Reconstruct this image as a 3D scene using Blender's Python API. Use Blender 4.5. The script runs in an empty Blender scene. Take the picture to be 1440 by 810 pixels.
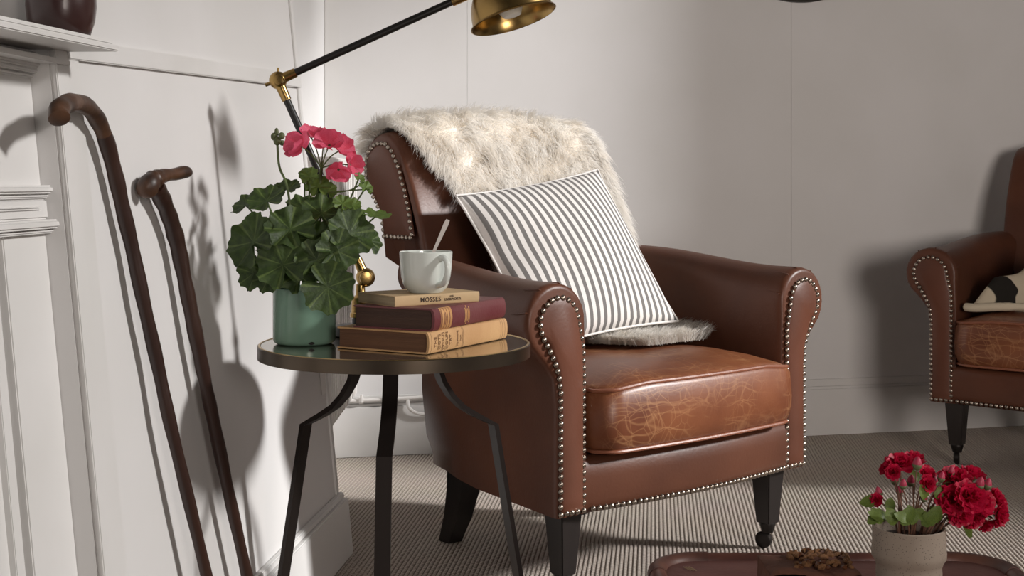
import bpy, bmesh, math, random
import numpy as np
from mathutils import Vector, Matrix
random.seed(7)
rng = np.random.default_rng(7)
PI = math.pi
SC = bpy.context.scene
COL = SC.collection

# ------------------------------------------------------------------ camera, world, sun, exposure
F_PX, HOR, CAM_Z = 1900.0, 255.0, 0.785          # focal length in pixels, horizon row, eye height
cam_d = bpy.data.cameras.new('camera'); cam = bpy.data.objects.new('camera', cam_d); COL.objects.link(cam)
cam.location = (0, 0, CAM_Z); cam.rotation_euler = (PI/2, 0, 0)
cam_d.sensor_width = 36; cam_d.lens = F_PX/1440*36; cam_d.shift_y = -(405-HOR)/1440
cam_d.clip_start = 0.05
SC.camera = cam
SC.view_settings.view_transform = 'Standard'; SC.view_settings.look = 'None'
SC.view_settings.exposure = -0.1; SC.view_settings.gamma = 1.0; SC.view_settings.use_curve_mapping = False
w = bpy.data.worlds.new('world'); SC.world = w; w.use_nodes = True
w.node_tree.nodes['Background'].inputs[0].default_value = (0.95, 0.97, 1.0, 1)
w.node_tree.nodes['Background'].inputs[1].default_value = 0.02
SUN_DIR = Vector((-0.985, 0.17, -0.488))
sd = bpy.data.lights.new('sun', 'SUN'); so = bpy.data.objects.new('sun', sd); COL.objects.link(so)
so.rotation_euler = SUN_DIR.to_track_quat('-Z', 'Y').to_euler(); so.location = (4, 0, 4)
sd.energy = 5.1; sd.angle = math.radians(6.0); sd.color = (1.0, 0.985, 0.975)
ad = bpy.data.lights.new('back_wall_fill', 'AREA'); ao = bpy.data.objects.new('back_wall_fill', ad); COL.objects.link(ao)  # added fill lamp behind the camera, aimed to brighten the back wall
ad.shape = 'RECTANGLE'; ad.size = 1.3; ad.size_y = 1.1; ad.spread = math.radians(75); ad.energy = 20; ad.color = (1.0, 0.90, 0.83)
ao.location = (1.75, -1.7, 1.15)
ao.rotation_euler = Vector((-0.5, 5.9, -0.05)).to_track_quat('-Z', 'Z').to_euler()

# ------------------------------------------------------------------ helpers
def P(x, y, d):                                   # photo pixel + distance -> point
    return Vector(((x-720)/F_PX*d, d, CAM_Z-(y-HOR)/F_PX*d))
def PZ(x, y, z):                                  # photo pixel + height -> point
    return P(x, y, (CAM_Z-z)*F_PX/(y-HOR))
def lin(h):
    h = h.lstrip('#'); o = []
    for i in (0, 2, 4):
        v = int(h[i:i+2], 16)/255
        o.append(v/12.92 if v <= 0.04045 else ((v+0.055)/1.055)**2.4)
    return (*o, 1)
def nd(nt, t, **k):
    n = nt.nodes.new(t)
    for a, b in k.items(): setattr(n, a, b)
    return n
def mat(name, col, rough=0.5, metal=0.0, col2=None, scale=8.0, bump=0.0, bscale=60.0, spec=0.5, detail=4, sheen=0, trans=0, coat=0, stretch=None, lo=0.35, hi=0.65, dist=0.002):
    m = bpy.data.materials.new(name); m.use_nodes = True; nt = m.node_tree
    b = nt.nodes['Principled BSDF']
    b.inputs['Base Color'].default_value = lin(col); b.inputs['Roughness'].default_value = rough
    b.inputs['Metallic'].default_value = metal; b.inputs['Specular IOR Level'].default_value = spec
    b.inputs['Sheen Weight'].default_value = sheen; b.inputs['Coat Weight'].default_value = coat
    tc = nd(nt, 'ShaderNodeTexCoord')
    src = tc.outputs['Object']
    if stretch:
        mp = nd(nt, 'ShaderNodeMapping'); mp.inputs['Scale'].default_value = stretch
        nt.links.new(src, mp.inputs[0]); src = mp.outputs[0]
    if col2:
        n = nd(nt, 'ShaderNodeTexNoise'); n.inputs['Scale'].default_value = scale; n.inputs['Detail'].default_value = detail
        nt.links.new(src, n.inputs['Vector'])
        r = nd(nt, 'ShaderNodeValToRGB'); r.color_ramp.elements[0].position = lo; r.color_ramp.elements[1].position = hi
        r.color_ramp.elements[0].color = lin(col); r.color_ramp.elements[1].color = lin(col2)
        nt.links.new(n.outputs['Fac'], r.inputs[0]); nt.links.new(r.outputs[0], b.inputs['Base Color'])
    if bump:
        n2 = nd(nt, 'ShaderNodeTexNoise'); n2.inputs['Scale'].default_value = bscale; n2.inputs['Detail'].default_value = 3
        nt.links.new(src, n2.inputs['Vector'])
        bp = nd(nt, 'ShaderNodeBump'); bp.inputs['Strength'].default_value = bump; bp.inputs['Distance'].default_value = dist
        nt.links.new(n2.outputs['Fac'], bp.inputs['Height']); nt.links.new(bp.outputs[0], b.inputs['Normal'])
    if trans:
        t = nd(nt, 'ShaderNodeBsdfTranslucent'); mx = nd(nt, 'ShaderNodeMixShader'); mx.inputs[0].default_value = trans
        src_c = b.inputs['Base Color'].links[0].from_socket if b.inputs['Base Color'].is_linked else None
        if src_c: nt.links.new(src_c, t.inputs[0])
        else: t.inputs[0].default_value = lin(col)
        nt.links.new(b.outputs[0], mx.inputs[1]); nt.links.new(t.outputs[0], mx.inputs[2])
        nt.links.new(mx.outputs[0], nt.nodes['Material Output'].inputs[0])
    return m

class MB:
    def __init__(s): s.v = []; s.f = []; s.uv = None
    def add(s, vs, fs):
        o = len(s.v); s.v += [tuple(p) for p in vs]; s.f += [tuple(i+o for i in f) for f in fs]; return s
    def box(s, a, b):
        (x0, y0, z0), (x1, y1, z1) = a, b
        return s.hexa([(x0,y0,z0),(x1,y0,z0),(x1,y1,z0),(x0,y1,z0),(x0,y0,z1),(x1,y0,z1),(x1,y1,z1),(x0,y1,z1)])
    def hexa(s, p):
        return s.add(p, [(3,2,1,0),(4,5,6,7),(0,1,5,4),(1,2,6,5),(2,3,7,6),(3,0,4,7)])
    def grid(s, fn, nu, nv, cu=False, cv=False, capu=False):
        mu = nu if cu else nu+1; mv = nv if cv else nv+1
        vs = [fn(i/nu, j/nv) for i in range(mu) for j in range(mv)]
        fs = []
        for i in range(nu):
            for j in range(nv):
                i2, j2 = (i+1) % mu, (j+1) % mv
                fs.append((i*mv+j, i2*mv+j, i2*mv+j2, i*mv+j2))
        if capu and cv:
            fs.append(tuple(range(mv))[::1]); fs.append(tuple((mu-1)*mv+j for j in range(mv))[::-1])
        return s.add(vs, fs)
    def tube(s, pts, rad, n=10, cap=True, flat=None):
        pts = [Vector(p) for p in pts]; m = len(pts)
        if not hasattr(rad, '__len__'): rad = [rad]*m
        T = [(pts[min(i+1, m-1)]-pts[max(i-1, 0)]).normalized() for i in range(m)]
        up = Vector((0, 0, 1)) if abs(T[0].z) < 0.9 else Vector((1, 0, 0))
        N = T[0].cross(up).normalized(); vs = []
        for i in range(m):
            N = (N-T[i]*N.dot(T[i])).normalized(); B = T[i].cross(N)
            for k in range(n):
                a = 2*PI*k/n; vs.append(pts[i]+(N*math.cos(a)+B*math.sin(a)*(flat or 1))*rad[i])
        fs = [(i*n+k, i*n+(k+1) % n, (i+1)*n+(k+1) % n, (i+1)*n+k) for i in range(m-1) for k in range(n)]
        if cap: fs += [tuple(range(n))[::-1], tuple((m-1)*n+k for k in range(n))]
        return s.add(vs, fs)
    def ring(s, pts, r, n=8):                     # closed tube
        pts = [Vector(p) for p in pts]; m = len(pts); vs = []
        N = None
        for i in range(m):
            T = (pts[(i+1) % m]-pts[i-1]).normalized()
            if N is None: N = T.cross(Vector((0, 0, 1)) if abs(T.z) < .9 else Vector((1, 0, 0))).normalized()
            N = (N-T*N.dot(T)).normalized(); B = T.cross(N)
            for k in range(n):
                a = 2*PI*k/n; vs.append(pts[i]+(N*math.cos(a)+B*math.sin(a))*r)
        return s.add(vs, [(i*n+k, i*n+(k+1) % n, ((i+1) % m)*n+(k+1) % n, ((i+1) % m)*n+k) for i in range(m) for k in range(n)])
    def lathe(s, prof, n=32, c=(0, 0, 0), M=None):
        c = Vector(c); vs = []
        for r, z in prof:
            for k in range(n):
                a = 2*PI*k/n; p = Vector((r*math.cos(a), r*math.sin(a), z))
                vs.append((M @ p if M else p)+c)
        m = len(prof)
        fs = [(i*n+k, i*n+(k+1) % n, (i+1)*n+(k+1) % n, (i+1)*n+k) for i in range(m-1) for k in range(n)]
        return s.add(vs, fs)
    def sphere(s, c, r, n=12, m=8, sc=(1, 1, 1)):
        c = Vector(c)
        def fn(u, v):
            a, b = 2*PI*v, PI*(u-0.5)
            return c+Vector((r*sc[0]*math.cos(b)*math.cos(a), r*sc[1]*math.cos(b)*math.sin(a), r*sc[2]*math.sin(b)))
        return s.grid(fn, m, n, cv=True)
    def mesh(s, name, m=None, smooth=40, bevel=0, bseg=2, merge=True, uvf=None):
        bm = bmesh.new(); vv = [bm.verts.new(p) for p in s.v]
        for f in s.f:
            try: bm.faces.new([vv[i] for i in f])
            except ValueError: pass
        if merge: bmesh.ops.remove_doubles(bm, verts=bm.verts, dist=1e-6)
        if bevel:
            es = [e for e in bm.edges if len(e.link_faces) == 2 and e.calc_face_angle(0) > 0.5]
            bmesh.ops.bevel(bm, geom=es, offset=bevel, segments=bseg, affect='EDGES', clamp_overlap=True)
        bmesh.ops.recalc_face_normals(bm, faces=bm.faces)
        me = bpy.data.meshes.new(name); bm.to_mesh(me); bm.free()
        if m: me.materials.append(m)
        if smooth:
            me.shade_smooth(); me.set_sharp_from_angle(angle=math.radians(smooth))
        return me
    def build(s, name, m, parent=None, **k):
        return link(name, s.mesh(name, m, **k), parent)
def link(name, me, parent=None, M=None):
    o = bpy.data.objects.new(name, me); COL.objects.link(o)
    if parent is not None: o.parent = parent
    if M is not None: o.matrix_basis = M
    return o
def tag(o, label, cat, group=None, kind=None):
    if label: o['label'] = label
    if cat: o['category'] = cat
    if group: o['group'] = group
    if kind: o['kind'] = kind
    return o
def thing(name, label, cat, loc=(0, 0, 0), rz=0, group=None):
    o = bpy.data.objects.new(name, None); COL.objects.link(o); o.empty_display_size = 0.05
    o.location = loc; o.rotation_euler = (0, 0, rz)
    return tag(o, label, cat, group)
def struct(name, mb, m, parent=None, **k):
    o = mb.build(name, m, parent, **k)
    if parent is None: o['kind'] = 'structure'
    return o
def catmull(pts, n=8):
    pts = [Vector(p) for p in pts]; q = [2*pts[0]-pts[1]]+pts+[2*pts[-1]-pts[-2]]; out = []
    for i in range(1, len(q)-2):
        a, b, c, d = q[i-1:i+3]
        for k in range(n):
            t = k/n
            out.append(0.5*((2*b)+(c-a)*t+(2*a-5*b+4*c-d)*t*t+(3*b-a-3*c+d)*t**3))
    return out+[pts[-1]]
def interp(x, xs, ys): return float(np.interp(x, xs, ys))
def look(z, x=None):                              # rotation whose local Z is z
    z = Vector(z).normalized(); x = Vector(x) if x is not None else (Vector((0, 0, 1)) if abs(z.z) < .95 else Vector((0, 1, 0)))
    y = z.cross(x).normalized(); x = y.cross(z)
    return Matrix((x, y, z)).transposed()
def text_mesh(body, size, m, name, extrude=0.0002, space=1.0):
    cu = bpy.data.curves.new(name, 'FONT'); cu.body = body; cu.size = size; cu.extrude = extrude
    cu.offset = size*.012; cu.align_x = 'CENTER'; cu.align_y = 'CENTER'; cu.space_character = space; cu.resolution_u = 3
    o = bpy.data.objects.new(name, cu); COL.objects.link(o)
    dg = bpy.context.evaluated_depsgraph_get(); dg.update()
    me = bpy.data.meshes.new_from_object(o.evaluated_get(dg)); bpy.data.objects.remove(o)
    me.materials.clear(); me.materials.append(m); me.name = name
    return me

# ------------------------------------------------------------------ materials
M_wall = mat('white_painted_plaster', '#d9d7d6', 0.6, col2='#d4d2d0', scale=3, bump=0.08, bscale=40)
M_gloss = mat('white_gloss_wood_paint', '#d8d6d4', 0.42, col2='#d2d0cd', scale=5, bump=0.06, bscale=25)
M_rad = mat('white_radiator_enamel', '#dad6d2', 0.35)
M_leather = mat('brown_leather', '#4f2f22', 0.40, col2='#5e3929', scale=5, bump=0.25, bscale=170, spec=0.32, dist=0.001)
M_panel = mat('brown_leather_panel', '#553224', 0.42, col2='#633b2b', scale=6, bump=0.2, bscale=170, spec=0.35, dist=0.001)
M_pipe = mat('leather_piping', '#84503a', 0.4, bump=0.2, bscale=150)
M_blackwood = mat('black_stained_wood', '#1d1918', 0.35, col2='#26201e', scale=10, stretch=(1, 1, .1))
M_nail = mat('aged_nickel_nail', '#a79c90', 0.3, 1.0)
M_iron = mat('castor_iron', '#2a2624', 0.4, 0.7)
M_brass = mat('antique_brass', '#b3955f', 0.27, 1.0, col2='#9c7f4c', scale=14)
M_black = mat('black_lamp_paint', '#171513', 0.38)
M_bronze = mat('bronze_rim', '#5a4f43', 0.33, 0.85, col2='#4d443a', scale=9)
M_gold = mat('worn_gold_edge', '#c2a777', 0.3, 1.0)
M_bronze_leg = mat('dark_bronze_leg', '#2b2421', 0.4, 0.6)
M_mirror = mat('tinted_table_mirror', '#a5a296', 0.08, 0.9)
M_pot = mat('mint_enamel', '#7c9c8a', 0.22, col2='#779684', scale=5, spec=0.5)
M_chip = mat('chipped_enamel', '#1b1614', 0.7)
M_soil = mat('potting_soil', '#2c211b', 0.95, bump=0.6, bscale=90)
M_leaf = mat('geranium_leaf', '#2f4120', 0.55, col2='#455a28', scale=3, bump=0.12, bscale=9, trans=0.3, dist=0.03)
M_leafy = mat('young_geranium_leaf', '#5b7335', 0.5, col2='#6f8840', scale=3, bump=0.12, bscale=9, trans=0.35, dist=0.03)
M_stem = mat('green_stem', '#5e7040', 0.55, trans=0.15)
M_petal = mat('pink_petal', '#e54f76', 0.5, col2='#f27b94', scale=30, trans=0.4)
M_rose = mat('crimson_petal', '#b80f38', 0.5, col2='#cf1646', scale=40, trans=0.35)
M_rosebud = mat('crimson_bud', '#9c2340', 0.5, col2='#b23a55', scale=40, trans=0.1)
M_sepal = mat('green_sepal', '#5b6340', 0.6, trans=0.1)
M_roseleaf = mat('rose_leaf', '#5c6f34', 0.5, col2='#74883c', scale=20, trans=0.35)
M_redstem = mat('reddish_stem', '#6b4a3a', 0.55)
M_stone = mat('speckled_stoneware', '#8a7d70', 0.75, col2='#95887a', scale=10, bump=0.3, bscale=50)
M_mug = mat('white_glazed_china', '#d5dad4', 0.12, spec=0.55, coat=0.3)
M_spoon = mat('pale_spoon', '#d6cdc6', 0.3, 0.1)
M_stick = mat('dark_varnished_stick', '#3a241b', 0.36, col2='#2b1a15', scale=12, bump=0.5, bscale=30, stretch=(1, 1, .25))
M_horn = mat('worn_stick_handle', '#573a27', 0.45, col2='#2c1c15', scale=22, bump=0.7, bscale=35)
M_vase = mat('dark_brown_glaze', '#3c2522', 0.3, col2='#36211f', scale=8, coat=0.2)
M_case = mat('oxblood_suitcase_leather', '#7d5048', 0.62, col2='#6e433c', scale=14, bump=0.5, bscale=120)
M_caseroll = mat('suitcase_edge_leather', '#6d4234', 0.45, col2='#54312a', scale=18, bump=0.4, bscale=80)
M_thread = mat('suitcase_thread', '#b09a78', 0.8)
M_cake = mat('chocolate_sponge', '#5c382a', 0.85, col2='#6d4636', scale=40, bump=0.8, bscale=120)
M_nut = mat('walnut_piece', '#a3764a', 0.7, col2='#6d4528', scale=45, bump=0.7, bscale=90)
M_nutdark = mat('glazed_dark_nut', '#3a2216', 0.35, col2='#6b3f22', scale=45)
M_frame = mat('dark_round_frame', '#2f2c28', 0.5)
M_pages = mat('aged_page_block', '#6b4a33', 0.85, col2='#5a3d2b', scale=30, bump=0.5, bscale=120, stretch=(.2, .2, 5))
M_pages_dark = mat('browned_page_block', '#4a352b', 0.85, col2='#3f2c25', scale=30, bump=0.5, bscale=120, stretch=(.2, .2, 5))
M_tan = mat('tan_cloth_cover', '#c79f70', 0.75, col2='#b98f62', scale=12, bump=0.3, bscale=220)
M_maroon = mat('maroon_cloth_cover', '#62242a', 0.5, col2='#6d3a3b', scale=13, bump=0.25, bscale=220)
M_buff = mat('buff_paper_cover', '#bfa27a', 0.7, col2='#b59a73', scale=20)
M_ink = mat('dark_book_ink', '#3a2a20', 0.8)
M_brownink = mat('brown_book_ink', '#7a5a3c', 0.8)
M_goldfoil = mat('gold_foil', '#d9a873', 0.45, 0.35, col2='#c8925f', scale=60)
M_cream = mat('sheepskin_hide', '#f3ebdf', 0.9)

def carpet_material():
    m = bpy.data.materials.new('woven_carpet'); m.use_nodes = True; nt = m.node_tree; b = nt.nodes['Principled BSDF']
    b.inputs['Roughness'].default_value = 0.95; b.inputs['Specular IOR Level'].default_value = 0.1
    tc = nd(nt, 'ShaderNodeTexCoord'); sp = nd(nt, 'ShaderNodeSeparateXYZ'); nt.links.new(tc.outputs['Object'], sp.inputs[0])
    def mth(op, a, bb=None):
        n = nd(nt, 'ShaderNodeMath', operation=op)
        for i, q in enumerate((a, bb)):
            if q is None: continue
            if isinstance(q, (int, float)): n.inputs[i].default_value = q
            else: nt.links.new(q, n.inputs[i])
        return n.outputs[0]
    rib = mth('FLOOR', mth('DIVIDE', sp.outputs[0], RIB))            # rib number shifts the knots sideways
    off = mth('MULTIPLY', mth('MODULO', rib, 2.0), 0.5)
    k = mth('ADD', mth('DIVIDE', sp.outputs[1], 0.0115), off)
    s = mth('ABSOLUTE', mth('SINE', mth('MULTIPLY', k, PI)))
    nz = nd(nt, 'ShaderNodeTexNoise'); nz.inputs['Scale'].default_value = 5; nz.inputs['Detail'].default_value = 6
    nt.links.new(tc.outputs['Object'], nz.inputs['Vector'])
    fr = mth('ABSOLUTE', mth('SINE', mth('MULTIPLY', mth('DIVIDE', sp.outputs[0], RIB), PI)))
    h = mth('MULTIPLY', mth('POWER', s, 0.5), mth('POWER', fr, 0.5))
    r = nd(nt, 'ShaderNodeValToRGB'); r.color_ramp.elements[0].position = 0.10; r.color_ramp.elements[1].position = 0.60
    r.color_ramp.elements[0].color = lin('#6f635a'); r.color_ramp.elements[1].color = lin('#c6bbb0')
    nt.links.new(h, r.inputs[0])
    mx = nd(nt, 'ShaderNodeMix', data_type='RGBA', blend_type='MULTIPLY'); mx.inputs[0].default_value = 0.35
    nt.links.new(r.outputs[0], mx.inputs[6]); nt.links.new(nz.outputs['Color'], mx.inputs[7])
    mr = nd(nt, 'ShaderNodeMix', data_type='RGBA', blend_type='MIX'); mr.inputs[0].default_value = 0.25
    nt.links.new(r.outputs[0], mr.inputs[6]); nt.links.new(mx.outputs[2], mr.inputs[7])
    nt.links.new(mr.outputs[2], b.inputs['Base Color'])
    bp = nd(nt, 'ShaderNodeBump'); bp.inputs['Strength'].default_value = 0.8; bp.inputs['Distance'].default_value = 0.003
    nt.links.new(s, bp.inputs['Height']); nt.links.new(bp.outputs[0], b.inputs['Normal'])
    return m
RIB = 0.0092
M_carpet = carpet_material()

def uv_stripes(name, ca, cb, n, frac, wob=0.0, rough=0.9, edge=0.03):
    m = bpy.data.materials.new(name); m.use_nodes = True; nt = m.node_tree; b = nt.nodes['Principled BSDF']
    b.inputs['Roughness'].default_value = rough; b.inputs['Specular IOR Level'].default_value = 0.2
    uv = nd(nt, 'ShaderNodeUVMap'); sp = nd(nt, 'ShaderNodeSeparateXYZ'); nt.links.new(uv.outputs[0], sp.inputs[0])
    src = sp.outputs[0]
    if wob:
        nz = nd(nt, 'ShaderNodeTexNoise'); nz.inputs['Scale'].default_value = 4; nz.inputs['Detail'].default_value = 2
        nt.links.new(uv.outputs[0], nz.inputs['Vector'])
        ma = nd(nt, 'ShaderNodeMath', operation='MULTIPLY_ADD'); ma.inputs[1].default_value = wob
        nt.links.new(nz.outputs['Fac'], ma.inputs[0]); nt.links.new(src, ma.inputs[2]); src = ma.outputs[0]
    mu = nd(nt, 'ShaderNodeMath', operation='MULTIPLY'); mu.inputs[1].default_value = n; nt.links.new(src, mu.inputs[0])
    fr = nd(nt, 'ShaderNodeMath', operation='FRACT'); nt.links.new(mu.outputs[0], fr.inputs[0])
    r = nd(nt, 'ShaderNodeValToRGB'); e = r.color_ramp.elements
    e[0].position = frac-edge; e[0].color = lin(ca); e[1].position = frac+edge; e[1].color = lin(cb)
    e2 = e.new(1-edge); e2.color = lin(cb); e3 = e.new(1.0); e3.color = lin(ca)
    nt.links.new(fr.outputs[0], r.inputs[0]); nt.links.new(r.outputs[0], b.inputs['Base Color'])
    tc = nd(nt, 'ShaderNodeTexNoise'); tc.inputs['Scale'].default_value = 260
    bp = nd(nt, 'ShaderNodeBump'); bp.inputs['Strength'].default_value = 0.25; bp.inputs['Distance'].default_value = 0.001
    o = nd(nt, 'ShaderNodeTexCoord'); nt.links.new(o.outputs['Object'], tc.inputs['Vector'])
    nt.links.new(tc.outputs['Fac'], bp.inputs['Height']); nt.links.new(bp.outputs[0], b.inputs['Normal'])
    return m
M_stripe = uv_stripes('grey_white_ticking', '#dedad6', '#74716f', 21, 0.5)
M_throw = uv_stripes('cream_black_throw', '#c9bca5', '#26231f', 2.6, 0.66, wob=0.35, edge=0.012)

def cracked_leather():
    m = mat('creased_seat_leather', '#623522', 0.38, col2='#7f4c30', scale=6, bump=0.2, bscale=170, dist=0.001)
    nt = m.node_tree; b = nt.nodes['Principled BSDF']
    old = b.inputs['Base Color'].links[0].from_socket
    tc = nd(nt, 'ShaderNodeTexCoord'); acc = old
    for sc, th, rot in (((4, 44, 38), 0.045, 0.5), ((40, 5, 30), 0.04, -0.5), ((9, 34, 22), 0.03, 1.1), ((13, 13, 13), 0.012, 0.2)):
        mp = nd(nt, 'ShaderNodeMapping'); mp.inputs['Scale'].default_value = sc; mp.inputs['Rotation'].default_value = (0.2, 0.1, rot)
        nz = nd(nt, 'ShaderNodeTexNoise'); nz.inputs['Scale'].default_value = 7
        ad2 = nd(nt, 'ShaderNodeMix', data_type='VECTOR'); ad2.inputs[0].default_value = 0.06
        nt.links.new(tc.outputs['Object'], ad2.inputs[4]); nt.links.new(tc.outputs['Object'], nz.inputs['Vector']); nt.links.new(nz.outputs['Color'], ad2.inputs[5])
        nt.links.new(ad2.outputs[1], mp.inputs[0])
        vo = nd(nt, 'ShaderNodeTexVoronoi', feature='DISTANCE_TO_EDGE'); vo.inputs['Scale'].default_value = 1.0
        nt.links.new(mp.outputs[0], vo.inputs['Vector'])
        mk = nd(nt, 'ShaderNodeTexNoise'); mk.inputs['Scale'].default_value = 9; nt.links.new(tc.outputs['Object'], mk.inputs['Vector'])
        mr = nd(nt, 'ShaderNodeMapRange'); mr.inputs[1].default_value = 0.0; mr.inputs[2].default_value = th; mr.inputs[3].default_value = 1; mr.inputs[4].default_value = 0
        nt.links.new(vo.outputs['Distance'], mr.inputs[0])
        mk2 = nd(nt, 'ShaderNodeMapRange'); mk2.inputs[1].default_value = 0.40; mk2.inputs[2].default_value = 0.62; mk2.inputs[4].default_value = 0.33
        nt.links.new(mk.outputs['Fac'], mk2.inputs[0])
        mu = nd(nt, 'ShaderNodeMath', operation='MULTIPLY'); nt.links.new(mr.outputs[0], mu.inputs[0]); nt.links.new(mk2.outputs[0], mu.inputs[1])
        mx = nd(nt, 'ShaderNodeMix', data_type='RGBA'); nt.links.new(mu.outputs[0], mx.inputs[0]); nt.links.new(acc, mx.inputs[6])
        mx.inputs[7].default_value = lin('#b3855c'); acc = mx.outputs[2]
    nt.links.new(acc, b.inputs['Base Color']); b.inputs['Coat Weight'].default_value = .15; b.inputs['Specular IOR Level'].default_value = .35; b.inputs['Coat Roughness'].default_value = .32
    return m
M_seat = cracked_leather()

def fleece_material():
    m = bpy.data.materials.new('cream_fleece'); m.use_nodes = True; nt = m.node_tree; b = nt.nodes['Principled BSDF']
    tc = nd(nt, 'ShaderNodeTexCoord'); nz = nd(nt, 'ShaderNodeTexNoise'); nz.inputs['Scale'].default_value = 16; nz.inputs['Detail'].default_value = 3
    nt.links.new(tc.outputs['Object'], nz.inputs['Vector'])
    r = nd(nt, 'ShaderNodeValToRGB'); r.color_ramp.elements[0].position = .35; r.color_ramp.elements[1].position = .65
    r.color_ramp.elements[0].color = lin('#f5efe6'); r.color_ramp.elements[1].color = lin('#fbf8f3')
    nt.links.new(nz.outputs['Fac'], r.inputs[0]); nt.links.new(r.outputs[0], b.inputs['Base Color'])
    b.inputs['Roughness'].default_value = 0.9; b.inputs['Specular IOR Level'].default_value = 0.1
    t = nd(nt, 'ShaderNodeBsdfTranslucent'); nt.links.new(r.outputs[0], t.inputs[0])
    mx = nd(nt, 'ShaderNodeMixShader'); mx.inputs[0].default_value = 0.5
    nt.links.new(b.outputs[0], mx.inputs[1]); nt.links.new(t.outputs[0], mx.inputs[2])
    tr = nd(nt, 'ShaderNodeBsdfTransparent'); m2 = nd(nt, 'ShaderNodeMixShader'); m2.inputs[0].default_value = 0.4   # hair is finer than its strands
    nt.links.new(mx.outputs[0], m2.inputs[1]); nt.links.new(tr.outputs[0], m2.inputs[2]); nt.links.new(m2.outputs[0], nt.nodes['Material Output'].inputs[0])
    return m
M_fleece = fleece_material()

def speckle(m, scale=90, th=0.13, col='#4a4038'):
    nt = m.node_tree; b = nt.nodes['Principled BSDF']; old = b.inputs['Base Color'].links[0].from_socket
    tc = nd(nt, 'ShaderNodeTexCoord'); vo = nd(nt, 'ShaderNodeTexVoronoi'); vo.inputs['Scale'].default_value = scale
    nt.links.new(tc.outputs['Object'], vo.inputs['Vector'])
    lt = nd(nt, 'ShaderNodeMath', operation='LESS_THAN'); lt.inputs[1].default_value = th; nt.links.new(vo.outputs['Distance'], lt.inputs[0])
    mx = nd(nt, 'ShaderNodeMix', data_type='RGBA'); nt.links.new(lt.outputs[0], mx.inputs[0]); nt.links.new(old, mx.inputs[6]); mx.inputs[7].default_value = lin(col)
    nt.links.new(mx.outputs[2], b.inputs['Base Color'])
speckle(M_stone, 330, 0.2, '#5d5349')

# ------------------------------------------------------------------ room shell
def wl(Y, z, off=0.0):                             # the leaning chimney wall on the left
    return Vector((-0.6565+0.106*Y-0.095*z+off, Y, z))
def wl_px(x, y, off=0.0):                          # pixel -> point on that wall (moved off into the room)
    a = (x-720)/F_PX; b = (y-HOR)/F_PX
    Y = (-0.6565-0.095*CAM_Z+off)/(a-0.106-0.095*b)
    return wl(Y, CAM_Z-b*Y, off)
def bw(X, z, off=0.0):                             # back wall, canted a little
    return Vector((X+0.2316*off, 3.965+0.238*X-0.9728*off, z))

# floor: ribbed woven carpet, every rib a ridge
mb = MB(); c_, s_ = math.cos(-0.105), math.sin(-0.105)
nr = int(6.4/RIB); NS = 6; xs = []; zs = []
for i in range(nr*NS+1):
    xs.append(-3.2+i*RIB/NS); zs.append(0.0022*abs(math.sin(PI*i/NS))**0.7-0.0022)
vs = []; fs = []
for y in (-1.2, 5.2):
    vs += [(x, y, z) for x, z in zip(xs, zs)]
n = len(xs); fs = [(i, i+1, n+i+1, n+i) for i in range(n-1)]
mb.add(vs, fs)
fl = struct('floor', mb, M_carpet, merge=False, smooth=60); fl.location = (0.6, 0.0, 0); fl.rotation_euler = (0, 0, -0.105)

# back wall built from wide painted boards with fine joints
wb = MB()
wb.hexa([bw(-1.1, 0, -.06), bw(2.6, 0, -.06), bw(2.6, 0, -.12), bw(-1.1, 0, -.12), bw(-1.1, 4.1, -.06), bw(2.6, 4.1, -.06), bw(2.6, 4.1, -.12), bw(-1.1, 4.1, -.12)])
wall_back = struct('wall_back', wb, M_wall)
X1, X2 = (657-720)/F_PX*3.935, (1113-720)/F_PX*4.17
edges = [-0.62, X1, X2, X2+(X2-X1), 2.55]
for a, b in zip(edges[:-1], edges[1:]):
    g = 0.0002
    p = MB().hexa([bw(a+g, 0, 0), bw(b-g, 0, 0), bw(b-g, 0, -.0595), bw(a+g, 0, -.0595), bw(a+g, 4.1, 0), bw(b-g, 4.1, 0), bw(b-g, 4.1, -.0595), bw(a+g, 4.1, -.0595)])
    p.build('wall_panel', M_wall, wall_back, bevel=0.0005, bseg=1)
# skirting on the back wall: board plus stepped cap
mb = MB()
def strip(mb, x0, x1, z0, z1, t):
    mb.hexa([bw(x0, z0, t), bw(x1, z0, t), bw(x1, z0, 0), bw(x0, z0, 0), bw(x0, z1, t), bw(x1, z1, t), bw(x1, z1, 0), bw(x0, z1, 0)])
strip(mb, -0.56, 2.5, 0, 0.142, 0.018); strip(mb, -0.56, 2.5, 0.142, 0.150, 0.013); strip(mb, -0.56, 2.5, 0.150, 0.172, 0.009)
struct('baseboard_back', mb, M_gloss, bevel=0.0015)
# alcove side wall beside the chimney breast, and its corner strip
mb = MB().box((-0.62, 2.86, 0), (-0.532, 3.9, 4.1)); struct('wall_alcove', mb, M_wall)
mb = MB(); strip(mb, -0.535, -0.492, 0.17, 4.0, 0.012); struct('trim_1', mb, M_gloss, bevel=0.002)
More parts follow.
